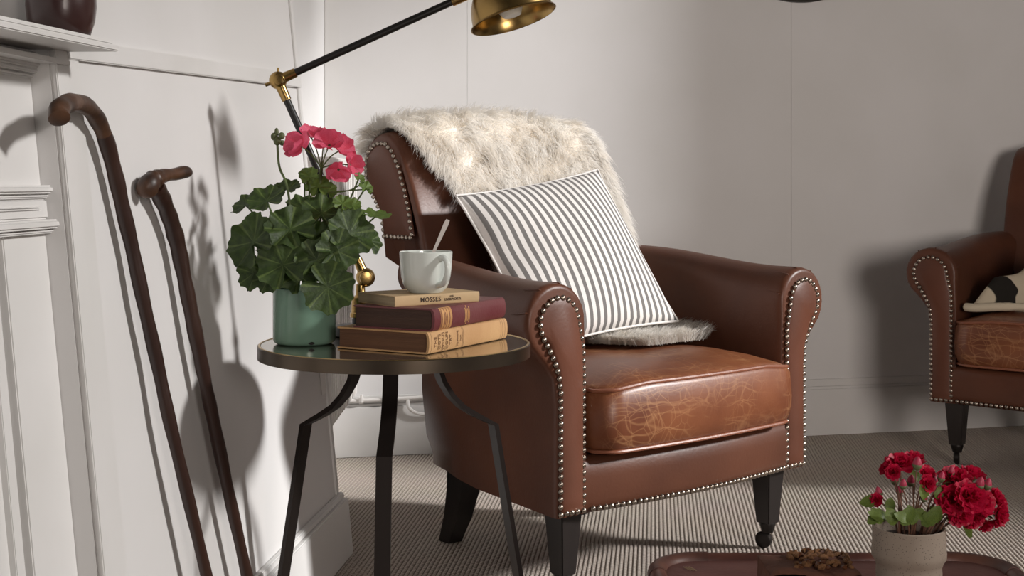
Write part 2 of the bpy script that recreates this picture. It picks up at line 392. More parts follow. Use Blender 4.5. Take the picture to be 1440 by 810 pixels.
# leaning chimney breast wall
Z1 = 1.75
def lw(mb, y0, y1, z0, z1, o0, o1):
    mb.hexa([wl(y0, z0, o1), wl(y1, z0, o1), wl(y1, z0, o0), wl(y0, z0, o0), wl(y0, z1, o1), wl(y1, z1, o1), wl(y1, z1, o0), wl(y0, z1, o0)])
YP = wl_px(70, 78).y                               # where the panel starts beside the fireplace
mb = MB(); lw(mb, YP, 2.84, 0, Z1, -0.12, 0)
struct('wall_left', mb, M_wall, bevel=0.002)
mb = MB(); lw(mb, YP, YP+0.075, 0.0, 0.985, 0, 0.004); lw(mb, YP, YP+0.035, 0, 0.985, 0.004, 0.007)
struct('trim_2', mb, M_gloss, bevel=0.0015)
# rail: follows the photographed line, which climbs slightly towards the corner
a0, a1 = wl_px(98, 85), wl_px(410, 121)
mb = MB(); z0a, z0b = a0.z, a1.z; h = 0.028; y0, y1 = a0.y-0.02, 2.84
mb.hexa([wl(y0, z0a, .007), wl(y1, z0b, .007), wl(y1, z0b, 0), wl(y0, z0a, 0), wl(y0, z0a+h, .007), wl(y1, z0b+h, .007), wl(y1, z0b+h, 0), wl(y0, z0a+h, 0)])
struct('trim_3', mb, M_gloss, bevel=0.0015)
mb = MB(); lw(mb, 2.822, 2.842, 0.13, z0b, 0, 0.004); lw(mb, 2.822, 2.842, z0b+h, Z1, 0, 0.004); struct('trim_4', mb, M_gloss, bevel=0.001)
mb = MB(); lw(mb, YP+0.04, 2.852, 0, 0.118, 0, 0.020); lw(mb, YP+0.04, 2.850, 0.118, 0.130, 0, 0.012)
struct('baseboard_left', mb, M_gloss, bevel=0.002)
# wall behind the fireplace surround, stepped back
mb = MB(); lw(mb, -0.6, YP, 0, 4.0, -0.25, -0.06); lw(mb, YP, 2.84, Z1, 4.0, -0.12, 0); struct('wall_chimney', mb, M_wall)
# right side: canted window wall outside the picture; sill steps shaped to shade the suitcase and second chair
WD = Vector((-0.447, 0.894, 0)); WO = Vector((3.0, 2.5, 0)); WN = Vector((0.894, 0.447, 0))
def wr(mb, s0, s1, z0, z1):
    q = [WO+WD*s0, WO+WD*s1]
    mb.hexa([q[0]+Vector((0, 0, z0)), q[1]+Vector((0, 0, z0)), q[1]+WN*.12+Vector((0, 0, z0)), q[0]+WN*.12+Vector((0, 0, z0)),
             q[0]+Vector((0, 0, z1)), q[1]+Vector((0, 0, z1)), q[1]+WN*.12+Vector((0, 0, z1)), q[0]+WN*.12+Vector((0, 0, z1))])
mb = MB(); S_FAR, S_HI, S_MID, S_NEAR, SILL, SHADE_SILL1, SHADE_SILL2, HEAD = 1.335, 0.75, -0.95, -4.2, 0.84, 1.56, 1.86, 3.95
wr(mb, S_FAR, 2.2, 0, 4.1); wr(mb, S_MID, S_HI, 0, SILL); wr(mb, S_HI, S_FAR, 0, SHADE_SILL1); wr(mb, S_NEAR, S_MID, 0, SHADE_SILL2); wr(mb, -5.4, S_NEAR, 0, 4.1); wr(mb, S_NEAR, S_FAR, HEAD, 4.1)
struct('wall_right', mb, M_wall)
# unseen sheer net, added in strips to dim the sun on left wall and alcove
def sheer():
    m = bpy.data.materials.new('sheer_net'); m.use_nodes = True; nt = m.node_tree
    t = nd(nt, 'ShaderNodeBsdfTransparent'); t.inputs[0].default_value = (.66, .65, .64, 1)
    d = nd(nt, 'ShaderNodeBsdfTranslucent'); d.inputs[0].default_value = lin('#d8d2ca'); mx = nd(nt, 'ShaderNodeMixShader'); mx.inputs[0].default_value = .2
    nt.links.new(t.outputs[0], mx.inputs[1]); nt.links.new(d.outputs[0], mx.inputs[2]); nt.links.new(mx.outputs[0], nt.nodes['Material Output'].inputs[0])
    return m
mb = MB()
mb.grid(lambda u, v: WO+WD*(S_NEAR+(S_MID-S_NEAR)*u)-WN*(.03+.012*math.sin(u*90))+Vector((0, 0, SHADE_SILL2-.02+(HEAD-SHADE_SILL2)*v)), 120, 1)
mb.grid(lambda u, v: WO+WD*(S_MID+.54+1.16*u)-WN*(.03+.012*math.sin(u*50))+Vector((0, 0, 2.62+(HEAD-2.62)*v)), 60, 1)
mb.grid(lambda u, v: WO+WD*(S_MID+.54*u)-WN*(.03+.012*math.sin(u*25))+Vector((0, 0, 2.28+(HEAD-2.28)*v)), 30, 1)
o = mb.build('sun_dimming_net', sheer()); tag(o, 'sheer white net curtain added out of view to dim the sun', 'curtain')
mb = MB().add([(-1.2, -1.2, 4.1), (5.2, -1.2, 4.1), (5.2, 4.9, 4.1), (-1.2, 4.9, 4.1), (-1.2, -1.2, 4.2), (5.2, -1.2, 4.2), (5.2, 4.9, 4.2), (-1.2, 4.9, 4.2)],
               [(3, 2, 1, 0), (4, 5, 6, 7), (0, 1, 5, 4), (1, 2, 6, 5), (2, 3, 7, 6), (3, 0, 4, 7)])
struct('ceiling', mb, M_wall)

# ------------------------------------------------------------------ fireplace surround
fp = thing('fireplace_surround', 'white painted wooden fireplace surround with moulded pilaster and mantel shelf', 'fireplace', wl(1.6, 0))
FI = fp.location.copy()
def fbuild(mb, name, m=M_gloss, **k):
    mb.v = [tuple(Vector(v)-FI) for v in mb.v]
    return mb.build(name, m, fp, **k)
PO = -0.026                                        # pilaster face sits behind the wall panel
YN = 1.555
mb = MB(); lw(mb, YN, YP, 0, 0.93, -0.06, PO); fbuild(mb, 'pilaster', bevel=0.0015)
mb = MB(); lw(mb, 1.0, YN, 0, 0.95, -0.06, PO-0.014); fbuild(mb, 'inner_jamb', bevel=0.001)
mb = MB(); lw(mb, YN-0.028, YN-0.008, 0, 0.70, -0.05, PO-0.006); fbuild(mb, 'jamb_bead', bevel=0.001)
def band(z0, z1, o, name, dy=0.0):
    mb = MB(); lw(mb, 0.95, YP+dy, z0, z1, -0.05, PO+o); fbuild(mb, name, bevel=min(0.003, (z1-z0)*.35), bseg=3)
zt = wl_px(60, 95, PO).z; zb = wl_px(70, 266, PO).z; zc = wl_px(74, 313, PO).z
band(zt-0.004, 0.945, 0.012, 'capital', 0.004)
band(zt-0.010, zt-0.004, 0.009, 'capital_moulding', 0.003); band(zt-0.017, zt-0.010, 0.004, 'capital_moulding', 0.001)
band(zb-0.005, zb+0.005, 0.014, 'torus_moulding', 0.006); band(zb-0.011, zb-0.005, 0.008, 'torus_moulding', 0.003)
band(zc+0.005, zb-0.011, 0.006, 'frieze_block', 0.0)
band(zc-0.006, zc+0.005, 0.018, 'torus_moulding', 0.010); band(zc-0.012, zc-0.006, 0.010, 'torus_moulding', 0.005)
mb = MB(); lw(mb, 1.2, YP-0.025, zc+0.017, zc+0.0185, -0.05, PO+0.0085); lw(mb, 1.2, YP-0.025, zb-0.022, zb-0.0205, -0.05, PO+0.0085); fbuild(mb, 'frieze_bead')
# mantel shelf, two tiers
tipY = 1.70; t0 = P(168, 72.6, tipY); t1 = P(-260, -2, 1.08)
def shelf(name, zo, th, ins, m=M_gloss):
    mb = MB(); f1 = t0+Vector((-ins, -ins, zo)); f0 = Vector((t0.x-0.106*(tipY-0.9)-ins, 0.9, t0.z-0.013+zo))
    b1 = Vector((-0.74, f1.y+0.02, f1.z)); b0 = Vector((-0.86, 0.9, f0.z)); up = Vector((0, 0, th))
    mb.hexa([f0, f1, b1, b0, f0+up, f1+up, b1+up, b0+up]); return fbuild(mb, name, m, bevel=0.0015)
shelf('shelf', 0, 0.008, 0); shelf('shelf_top', 0.008, 0.006, 0.006)
mb = MB(); lw(mb, 0.95, YP+0.03, 0.930, 0.9365, -0.05, 0.012); fbuild(mb, 'shelf_bearer', bevel=0.001)
# dark round vase on the shelf
vz = t0.z+0.0138; vc = P(86, 20, 1.63)
mb = MB().lathe([(0.001, 0), (0.031, 0), (0.034, .002), (.0393, .018), (.0412, .036), (.0405, .052), (.036, .075), (.024, .095), (.017, .105), (.019, .118), (.016, .118), (.012, .105), (.001, .02)], 40)
v = mb.build('round_vase', M_vase); v.location = (vc.x, vc.y, vz-0.002)
tag(v, 'dark brown glazed round vase standing on the white mantel shelf', 'vase')

# ------------------------------------------------------------------ radiator and pipe
rd = thing('radiator', 'tall white ribbed radiator in the alcove beside the chimney breast', 'radiator', (-0.41, 3.02, 0.2))
mb = MB().box((-0.075, 0, 0.025), (-0.024, 0.53, 0.63)); mb.build('panel', M_rad, rd, bevel=0.004)
mb = MB()
for i in range(15):
    y = 0.004+i*0.0355; mb.box((-0.030, y, 0.03), (0.004, y+0.015, 0.625))
o = mb.build('ribs', M_rad, rd, bevel=0.001, bseg=1); o['kind'] = 'stuff'
mb = MB().box((-0.08, 0, 0.625), (0.006, 0.53, 0.64)); mb.build('top_grille', M_rad, rd, bevel=0.003)
mb = MB().box((-0.122, 0.06, 0.1), (-0.07, 0.10, 0.5)); mb.build('wall_bracket', M_rad, rd)
q = wl_px(457, 532, 0.0018)
mb = MB(); mb.add([wl(q.y-.035, q.z-.03, .001), wl(q.y+.022, q.z-.03, .001), wl(q.y+.022, q.z+.035, .001), wl(q.y-.035, q.z+.035, .001), wl(q.y-.035, q.z-.03, .002), wl(q.y+.022, q.z-.03, .002), wl(q.y+.022, q.z+.035, .002), wl(q.y-.035, q.z+.035, .002)],
    [(3, 2, 1, 0), (4, 5, 6, 7), (0, 1, 5, 4), (1, 2, 6, 5), (2, 3, 7, 6), (3, 0, 4, 7)])
o = mb.build('wall_plate', M_rad, None, bevel=0.0003); tag(o, 'small pale wall plate on the chimney breast edge beside radiator', 'wall plate')
hp = thing('heating_pipe', 'thin white heating pipe with clips running along the back skirting', 'pipe', bw(-0.4, 0.17, 0.02))
H0 = hp.location.copy()
zp = 0.162
pp = [bw(-0.50, zp, .022), bw(-0.36, zp, .022), bw(-0.22, zp+.004, .022), bw(-0.05, zp+.004, .022)]
MB().tube([p-H0 for p in pp], 0.0055, 10).build('pipe', M_rad, hp)
for px in (507, 540):
    X = (px-720)/F_PX*3.87; mb = MB().tube([bw(X-.006, zp, .022)-H0, bw(X+.006, zp, .022)-H0], 0.010, 10)
    mb.tube([bw(X, zp, .0)-H0, bw(X, zp+.0, .03)-H0, bw(X, zp+.018, .03)-H0], [0.006, 0.006, 0.003], 8)
    mb.build('pipe_clip', M_rad, hp)
cu = catmull([bw(-.305, .16, .025), bw(-.30, .135, .03), bw(-.27, .118, .03), bw(-.22, .118, .03)], 6)
MB().tube([p-H0 for p in cu], 0.005, 8).build('pipe_elbow', M_rad, hp)

# round dark frame high on the back wall: only its lower rim reaches into the picture
fr = thing('wall_plaque', 'dark round plaque hanging high on the back wall, lower rim showing', 'wall decoration')
fc = bw((1118-720)/F_PX*4.21, 0, 0.0); zlow = CAM_Z-(4-HOR)/F_PX*fc.y; R_ = 0.34
fr.location = Vector((fc.x, fc.y, zlow+R_)); fr.rotation_euler = (PI/2, 0, math.atan(0.238))
MB().lathe([(R_-.03, .001), (R_, .001), (R_, .02), (R_-.008, .028), (R_-.022, .028), (R_-.03, .02), (R_-.03, .001)], 96).build('rim', M_frame, fr)
MB().lathe([(0.0, .004), (R_-.028, .004), (R_-.028, .010), (0.0, .010)], 96).build('disc', mat('frame_disc', '#5b564f', .5), fr)

# ------------------------------------------------------------------ walking sticks
def stick_pt(x, y, off): return wl_px(x, y, off)
st = thing('walking_stick', 'dark crook-handled walking stick leaning on the white wall by fireplace', 'walking stick')
pts = [(84, 168, .05), (82, 158, .045), (88, 149, .04), (103, 144, .033), (122, 150, .026), (138, 170, .022), (150, 200, .02), (162, 245, .02), (172, 290, .02), (186, 350, .021), (203, 430, .024), (221, 510, .026), (238, 590, .03), (262, 690, .034), (290, 808, .038)]
W = [stick_pt(*p) for p in pts]
d = (W[-1]-W[-4]).normalized(); k = (W[-1].z-0.001)/(-d.z); foot = W[-1]+d*k
st.location = foot; L0 = foot.copy()
path = catmull(W+[foot], 6); tot = len(path)
rad = [0.0122*(1-0.33*i/tot)*(1+0.05*math.sin(i*0.9)) for i in range(tot)]
rad[0] *= 0.75
cut = 34
MB().tube([p-L0 for p in path[:cut+1]], rad[:cut+1], 14).build('crook_handle', M_horn, st)
MB().tube([p-L0 for p in path[cut:]], rad[cut:], 14).build('shaft', M_stick, st)
MB().tube([foot-L0-d*0.03, foot-L0], [rad[-1]*1.15, rad[-1]*1.05], 12).build('ferrule', M_iron, st)
st = thing('walking_stick', 'dark knobbly walking stick with a short bent root handle', 'walking stick')
pts = [(218, 262, .022), (228, 280, .022), (240, 310, .022), (250, 345, .022), (261, 400, .023), (274, 465, .025), (287, 530, .026), (300, 592, .028), (322, 695, .03), (347, 808, .032)]
W = [stick_pt(*p) for p in pts]
d = (W[-1]-W[-4]).normalized(); k = (W[-1].z-0.001)/(-d.z); foot = W[-1]+d*k
st.location = foot; L0 = foot.copy()
path = catmull(W+[foot], 6); tot = len(path)
rad = [0.0132*(1-0.36*i/tot)*(1+0.05*math.sin(i*1.3)+0.035*math.sin(i*0.47)) for i in range(tot)]
MB().tube([p-L0 for p in path], rad, 14).build('shaft', M_stick, st)
hd = catmull([stick_pt(206, 272, .014), stick_pt(208, 262, .02), stick_pt(216, 253, .024), stick_pt(230, 247, .03), stick_pt(246, 245, .036), stick_pt(259, 242, .042), stick_pt(268, 243, .046)], 5)
hr = [0.009, .012, .0145, .0155, .016, .0155, .0155, .015, .0145, .013, .0145, .012, .0125, .0115, .010, .0105, .0098, .009, .0088, .009, .0092, .0092, .0094, .0096, .0096, .0094, .009, .0085, .0075, .006, .003]
MB().tube([p-L0 for p in hd], hr[:len(hd)], 14).build('root_handle', M_horn, st)
MB().tube([foot-L0-d*0.03, foot-L0], [rad[-1]*1.15, rad[-1]*1.05], 12).build('ferrule', M_iron, st)

# ------------------------------------------------------------------ side table
TX, TY, TZ, TR = -0.185, 2.134, 0.53, 0.214
tb = thing('side_table', 'round bronze side table with mirrored top and three kinked legs', 'table', (TX, TY, 0))
MB().lathe([(TR-.006, TZ-.020), (TR, TZ-.020), (TR, TZ-.001), (TR-.0012, TZ)], 96).build('rim', M_bronze, tb)
MB().lathe([(TR-.0012, TZ-.0003), (TR-.002, TZ+.0008), (TR-.0045, TZ+.0008), (TR-.0055, TZ-.002)], 96).build('gold_edge', M_gold, tb)
MB().lathe([(0.0, TZ-.012), (TR-.0055, TZ-.012), (TR-.0055, TZ), (0.0, TZ)], 96).build('mirror_top', M_mirror, tb)
MB().lathe([(0.0, TZ-.020), (TR-.006, TZ-.020), (TR-.006, TZ-.012), (0.0, TZ-.012)], 64).build('underside', M_bronze_leg, tb)
for az in (-90, 30, 150):
    ca, sa = math.cos(math.radians(az)), math.sin(math.radians(az)); rr = Vector((ca, sa, 0)); tt = Vector((-sa, ca, 0))
    cl = [(0.070+0.108*(1-math.cos(t*PI/2))**0.85, TZ-.02-0.124*math.sin(t*PI/2)**1.0) for t in np.linspace(0, 1, 12)]
    cl = [(0.070, TZ-.021), (0.074, .487), (0.083, .463), (0.098, .440), (0.118, .420), (0.142, .405), (0.178, .386), (0.249, 0.0)]
    mb = MB(); vs = []
    for i, (r, z) in enumerate(cl):
        a = Vector(cl[max(i-1, 0)]); b = Vector(cl[min(i+1, len(cl)-1)]); tn = (b-a).normalized(); nn = Vector((-tn.y, tn.x))
        if i == len(cl)-1: nn = Vector((1, 0))
        for s1, s2 in ((-1, -1), (1, -1), (1, 1), (-1, 1)):
            pr = r+nn.x*0.004*s2; pz = z+nn.y*0.004*s2
            vs.append(rr*pr+tt*(0.0115*s1)+Vector((0, 0, max(pz, 0))))
    fs = [(i*4+k, i*4+(k+1) % 4, (i+1)*4+(k+1) % 4, (i+1)*4+k) for i in range(len(cl)-1) for k in range(4)]+[(3, 2, 1, 0), tuple((len(cl)-1)*4+k for k in range(4))]
    mb.add(vs, fs); mb.build('leg', M_bronze_leg, tb, smooth=25)

# ------------------------------------------------------------------ books
def book(name, label, near, ang, L, Wd, T, z, cover, pages, hard=True, rnd=0.006):
    b = thing(name, label, 'book', (near.x, near.y, z), math.radians(ang), 'stack of old books on the side table')
    # local: x along the spine, y away from the spine, spine face at y=0
    th = 0.0024 if hard else 0.0009; ov = 0.0025 if hard else 0.0
    mb = MB(); n = 8
    prof = []                                       # outer outline (y,z): bottom board -> rounded spine -> top board
    prof += [(Wd, 0), (0.006, 0)]
    for i in range(n+1):
        a = -PI/2+PI*i/n
        prof.append((0.004-rnd*math.cos(a)*1.0, T/2+T/2*math.sin(a)))
    prof += [(0.006, T), (Wd, T)]
    inn = [(Wd, th), (0.008, th)]+[(0.006-(rnd-th)*math.cos(-PI/2+PI*i/n), T/2+(T/2-th)*math.sin(-PI/2+PI*i/n)) for i in range(n+1)]+[(0.008, T-th), (Wd, T-th)]
    m = len(prof); vs = [(x, y, zz) for x in (0, L) for y, zz in prof]+[(x, y, zz) for x in (0, L) for y, zz in inn]
    fs = [(i, i+1, m+i+1, m+i) for i in range(m-1)]+[(2*m+i, 3*m+i, 3*m+i+1, 2*m+i+1) for i in range(m-1)]
    fs += [(i, 2*m+i, 2*m+i+1, i+1) for i in range(m-1)]+[(m+i, m+i+1, 3*m+i+1, 3*m+i) for i in range(m-1)]
    fs += [(0, m, 3*m, 2*m), (m-1, 3*m-1, 4*m-1, 2*m-1)]
    mb.add(vs, fs); mb.build('cover', cover, b, smooth=30, merge=False)
    pz = [(Wd-ov, th)]+[(0.005-(rnd-th)*.6*math.cos(-PI/2+PI*i/n), T/2+(T/2-th)*math.sin(-PI/2+PI*i/n)) for i in range(n+1)]+[(Wd-ov, T-th)]
    m = len(pz); vs = [(x, y, zz) for x in (ov, L-ov) for y, zz in pz]
    fs = [(i, (i+1) % m, m+(i+1) % m, m+i) for i in range(m)]+[tuple(range(m))[::-1], tuple(m+i for i in range(m))]
    MB().add(vs, fs).build('page_block', pages, b, smooth=30)
    return b
def on_spine(b, body, size, x, z, m, name, rnd, rot=0, space=1.0, squash=1.0):
    me = text_mesh(body, size, m, name, 0.0001, space)
    R = Matrix.Rotation(PI/2, 4, 'X') @ Matrix.Rotation(rot, 4, 'Z') @ Matrix.Diagonal((squash, 1, 1, 1))
    return link(name, me, b, Matrix.Translation((x, 0.004-rnd-0.0003, z)) @ R)
def band_on_spine(b, x0, x1, T, rnd, m, name, zin=0.0):
    mb = MB(); n = 10; a0_ = -PI/2*(1-zin); 
    def fn(u, v):
        a = a0_+(-2*a0_)*v; return (x0+(x1-x0)*u, 0.004-(rnd+0.0002)*math.cos(a), T/2+T/2*math.sin(a))
    mb.grid(fn, 1, n); return mb.build(name, m, b)
b1n = PZ(603, 499, .5305); Zt = TZ+0.0008
T1 = 0.0325
b1 = book('book', 'thick tan clothbound book with brown lettering at the bottom of the stack', b1n, 61, .235, .165, T1, Zt, M_tan, M_pages, rnd=.005)
for i, tx in enumerate(('THE', 'COTS', 'WOLD', 'COUN', 'TRY')):
    on_spine(b1, tx, 0.0088, 0.017+i*0.0105, T1/2, M_brownink, 'title_lettering', .0052, PI/2)
for i, tx in enumerate(('H.J.Massing', 'ham')):
    on_spine(b1, tx, 0.0052, 0.079+i*0.009, T1/2, M_brownink, 'author_lettering', .0052, PI/2)
for x0 in (.006, .094, .097, .213, .219, .226): band_on_spine(b1, x0, x0+.0009, T1, .005, M_brownink, 'spine_rule')
T2 = 0.0335; Z2 = Zt+T1
b2n = PZ(607, 467, Z2)
b2 = book('book', 'maroon clothbound book with gilt title block in the middle of the stack', b2n+Vector((0.002, 0.004, 0)), 63, .228, .14, T2, Z2, M_maroon, M_pages_dark, rnd=.007)
band_on_spine(b2, .018, .052, T2, .007, M_goldfoil, 'gilt_title_block', 0.12)
for i in range(4):
    band_on_spine(b2, .0215+i*.0075, .0225+i*.0075, T2, .0072, M_maroon, 'gilt_block_line', 0.25)
for k, zi in enumerate((.45, .62, .38)): band_on_spine(b2, .0192+.0125*k, .0204+.0125*k, T2, .0072, M_maroon, 'gilt_block_line', zi)
for k, zi in enumerate((.55, .35, .62, .48)): band_on_spine(b2, .092+.004*k, .0945+.004*k, T2, .0071, M_goldfoil, 'gilt_ornament', zi)
T3 = 0.0158; Z3 = Z2+T2
b3n = PZ(557, 432, Z3)
b3 = book('book', 'thin buff paper-covered book titled on its spine on top of the stack', b3n, 37.5, .156, .108, T3, Z3, M_buff, mat('pale_page_block', '#a89679', .85, col2='#8f7d63', scale=40, stretch=(.2, .2, 6)), hard=False, rnd=.0015)
on_spine(b3, 'MOSSES', 0.0098, .064, T3*.50, M_ink, 'title_lettering', .0016, 0, 1.15)
on_spine(b3, 'AND', 0.0036, .103, T3*.72, M_ink, 'title_lettering', .0016)
on_spine(b3, 'LIVERWORTS', 0.0056, .105, T3*.42, M_ink, 'title_lettering', .0016, 0, 0.95, .95)
Z4 = Z3+T3

# ------------------------------------------------------------------ mug and spoon
mc = P(599, 408, 2.10); mug = thing('mug', 'white glazed china mug standing on the stacked books', 'mug', (mc.x, mc.y, Z4+.0003))
pr = [(0.0, .003), (.020, .003), (.0225, 0), (.0255, 0), (.0275, .002), (.0325, .007), (.0362, .015), (.0384, .025), (.0398, .038), (.0408, .054), (.0412, .0625), (.0404, .0635), (.0390, .0625), (.0383, .050), (.0370, .030), (.033, .014), (.020, .007), (0, .006)]
MB().lathe(pr, 64).build('body', M_mug, mug)
hv = Vector((math.cos(math.radians(-52)), math.sin(math.radians(-52)), 0))
hp_ = catmull([hv*r+Vector((0, 0, z)) for r, z in ((.0385, .0535), (.048, .0555), (.0565, .050), (.059, .039), (.056, .027), (.047, .0165), (.034, .0125))], 6)
mb = MB(); mb.tube(hp_, [.0062]*6+[.0052]*(len(hp_)-12)+[.006]*6, 12, flat=0.8); mb.build('handle', M_mug, mug)
sp = thing('teaspoon', 'pale teaspoon standing in the white mug', 'spoon')
s1 = P(630, 309, 2.115); s0 = Vector((mc.x-.012, mc.y+.008, Z4+.0095))
sp.location = s0; dv = (s1-s0)
side = dv.cross(Vector((0, 1, 0))).normalized(); nrm = side.cross(dv).normalized()
mb = MB(); nst = 14; vs = []
for i in range(nst+1):
    t = i/nst; c = dv*t; wv = .0022+.0020*max(0, (t-.45)/.55)**1.5; wv *= 1 if t < .97 else .7; th = .0007
    for a, b in ((-1, -1), (1, -1), (1, 1), (-1, 1)): vs.append(c+side*wv*a+nrm*th*b)
fs = [(i*4+k, i*4+(k+1) % 4, (i+1)*4+(k+1) % 4, (i+1)*4+k) for i in range(nst) for k in range(4)]+[(3, 2, 1, 0), tuple(nst*4+k for k in range(4))]
mb.add(vs, fs).build('handle', M_spoon, sp, bevel=0)
Mr = look(nrm, dv); mb = MB().sphere((0, 0, 0), 1, 14, 8); mb.v = [tuple(Mr @ Vector((v[0]*.011, v[1]*.007, v[2]*.0022))+dv.normalized()*.010) for v in mb.v]
mb.build('bowl', M_spoon, sp)

# ------------------------------------------------------------------ desk lamp
LY = 2.235; lb = Vector(((507-720)/F_PX*LY, LY, TZ+.0008))
lamp = thing('desk_lamp', 'brass and black jointed desk lamp with dome shade on side table', 'lamp', lb)
def LP(x, y, dy=0): return P(x, y, LY+dy)-lb
MB().lathe([(0, 0), (.046, 0), (.048, .002), (.048, .012), (.045, .016), (.0, .017)], 48).build('base', M_black, lamp)
MB().lathe([(0, .016), (.014, .016), (.0145, .026), (.012, .031), (0, .031)], 28).build('base_collar', M_black, lamp)
mb = MB().lathe([(0, .030), (.0175, .030), (.0178, .036), (.0155, .038), (.0145, .062), (.0135, .063), (.0105, .064), (.008, .067), (.0072, .084), (0, .084)], 28); mb.build('brass_post', M_brass, lamp)
ball = LP(514, 390)
mb = MB().sphere(ball, .0160, 24, 14); mb.build('lower_joint', M_brass, lamp)
o = MB().lathe([(0, -.004), (.0105, -.004), (.0112, 0), (.0100, .003), (0, .0045)], 24, ball+Vector((.002, -.0125, 0)), look((.2, -1, 0))).build('joint_cap', M_brass, lamp)
joint = LP(391, 113)
d1 = (joint-ball).normalized(); d2 = (LP(640, 2)-joint).normalized()
MB().tube([ball+d1*.014, ball+d1*.034], [.0085, .0078], 16).build('arm_socket', M_brass, lamp)
MB().tube([ball+d1*.030, joint-d1*.034], .0062, 14).build('lower_arm', M_black, lamp)
MB().tube([joint-d1*.036, joint-d1*.012], [.0078, .0085], 18).build('arm_socket', M_brass, lamp)
MB().sphere(joint, .0150, 24, 14).build('elbow_joint', M_brass, lamp)
MB().lathe([(0, -.003), (.0085, -.003), (.0090, 0), (.0080, .003), (0, .0045)], 24, joint+Vector((0.003, -.0125, 0)), look((0, -1, 0))).build('joint_cap', M_brass, lamp)
MB().tube([joint+d2*.012, joint+d2*.032], [.0085, .0078], 18).build('arm_socket', M_brass, lamp)
MB().tube([joint, joint+Vector((-.021, 0, -.008))], [.0028, .0032], 10).build('wing_screw', M_brass, lamp)
MB().tube([joint, joint+Vector((0, 0, .021))], [.0025, .0018], 10).build('set_screw', M_brass, lamp)
end = LP(652, -5)
MB().tube([joint+d2*.030, end], .0062, 14).build('upper_arm', M_black, lamp)
MB().tube([end-d2*.022, end+d2*.01], [.0085, .0085], 18).build('arm_socket', M_brass, lamp)
kn = end+d2*.022
MB().sphere(kn, .0145, 20, 12).build('shade_joint', M_brass, lamp)
rc = LP(722.5, 28); ax = Vector((-36, 0, 117)).normalized(); ax = (ax+Vector((0, 0.13, 0))).normalized()
Ms = look(ax, (1, 0, 0)); R0 = .0715
dome = [(R0, 0), (R0+.0022, .0012), (R0+.001, .0035), (R0-.003, .005)]
dome += [(R0*.955*math.cos(t), .006+.078*math.sin(t)) for t in np.linspace(0.06, 1.25, 14)]+[(.020, .084), (.018, .098), (.0, .099)]
MB().lathe(dome+[], 56, rc, Ms).build('shade', M_brass, lamp)
inn = [(R0-.001, .0005)]+[(R0*.93*math.cos(t), .005+.074*math.sin(t)) for t in np.linspace(0.05, 1.5, 12)]
MB().lathe(inn, 56, rc, Ms).build('shade_lining', M_brass, lamp)
MB().tube([kn, rc+ax*.100], [.007, .007], 12).build('shade_stem', M_brass, lamp)
mb = MB().lathe([(0, .052), (.009, .052), (.009, .04), (.018, .030), (.021, .018), (.015, .007), (0, .004)], 20, rc, Ms); mb.build('bulb', mat('milky_bulb', '#d8d2c4', .3), lamp)

# ------------------------------------------------------------------ potted geranium
PC = Vector(((428-720)/F_PX*2.125, 2.125, TZ+.0008))
ge = thing('potted_geranium', 'pink-flowered geranium in a mint green enamel pot on side table', 'potted plant', PC)
PR, PH = .0490, .0875
MB().lathe([(0, 0), (PR-.006, 0), (PR-.0015, .003), (PR, .008), (PR, PH-.003), (PR+.0012, PH-.001), (PR, PH+.0005), (PR-.0025, PH), (PR-.003, .06), (0, .06)], 64).build('pot', M_pot, ge)
MB().lathe([(0, .07), (PR-.003, .068)], 32).build('soil', M_soil, ge)
mb = MB(); 
def chip(u, v):
    a = math.radians(-68)+(u-.5)*.22; z = .0045+(v-.5)*.005*math.sin(PI*min(max(u, .03), .97)); r = PR+.0003 if z > .006 else PR-.0008+.0002*(z/.006)
    return (r*math.cos(a), r*math.sin(a), z)
mb.grid(chip, 10, 3); mb.build('enamel_chip', M_chip, ge)

def geranium_leaf(seed, N=84):
    r_ = random.Random(seed); mb = MB(); vs = [(0, 0, 0)]
    rings = (0.3, 0.62, 0.86, 1.0)
    ph = r_.random()*6
    for t in rings:
        for k in range(N):
            a = -PI+2*PI*(k+.5)/N
            notch = 1-0.62*math.exp(-((PI-abs(a))/0.22)**2)
            lobe = 0.80+0.20*abs(math.cos(a*3.5+.01))**.55
            scal = 1+0.09*abs(math.sin(a*10.5))
            r = t*(notch*lobe*(scal if t > .8 else 1) if t > .5 else notch**.7)
            z = 0.20*t*t+0.09*t*t*math.sin(a*3.5*2+ph)+0.04*math.sin(3*a+ph)*t
            z -= 0.06*t*abs(math.cos(a*3.5))**6; z += 0.03*t*t*math.sin(10.5*a+ph)*(t > .7)
            vs.append((r*math.cos(a), r*math.sin(a), z))
    fs = [(0, 1+k, 1+(k+1) % N) for k in range(N)]
    for i in range(len(rings)-1):
        for k in range(N):
            fs.append((1+i*N+k, 1+(i+1)*N+k, 1+(i+1)*N+(k+1) % N, 1+i*N+(k+1) % N))
    return mb.add(vs, fs)
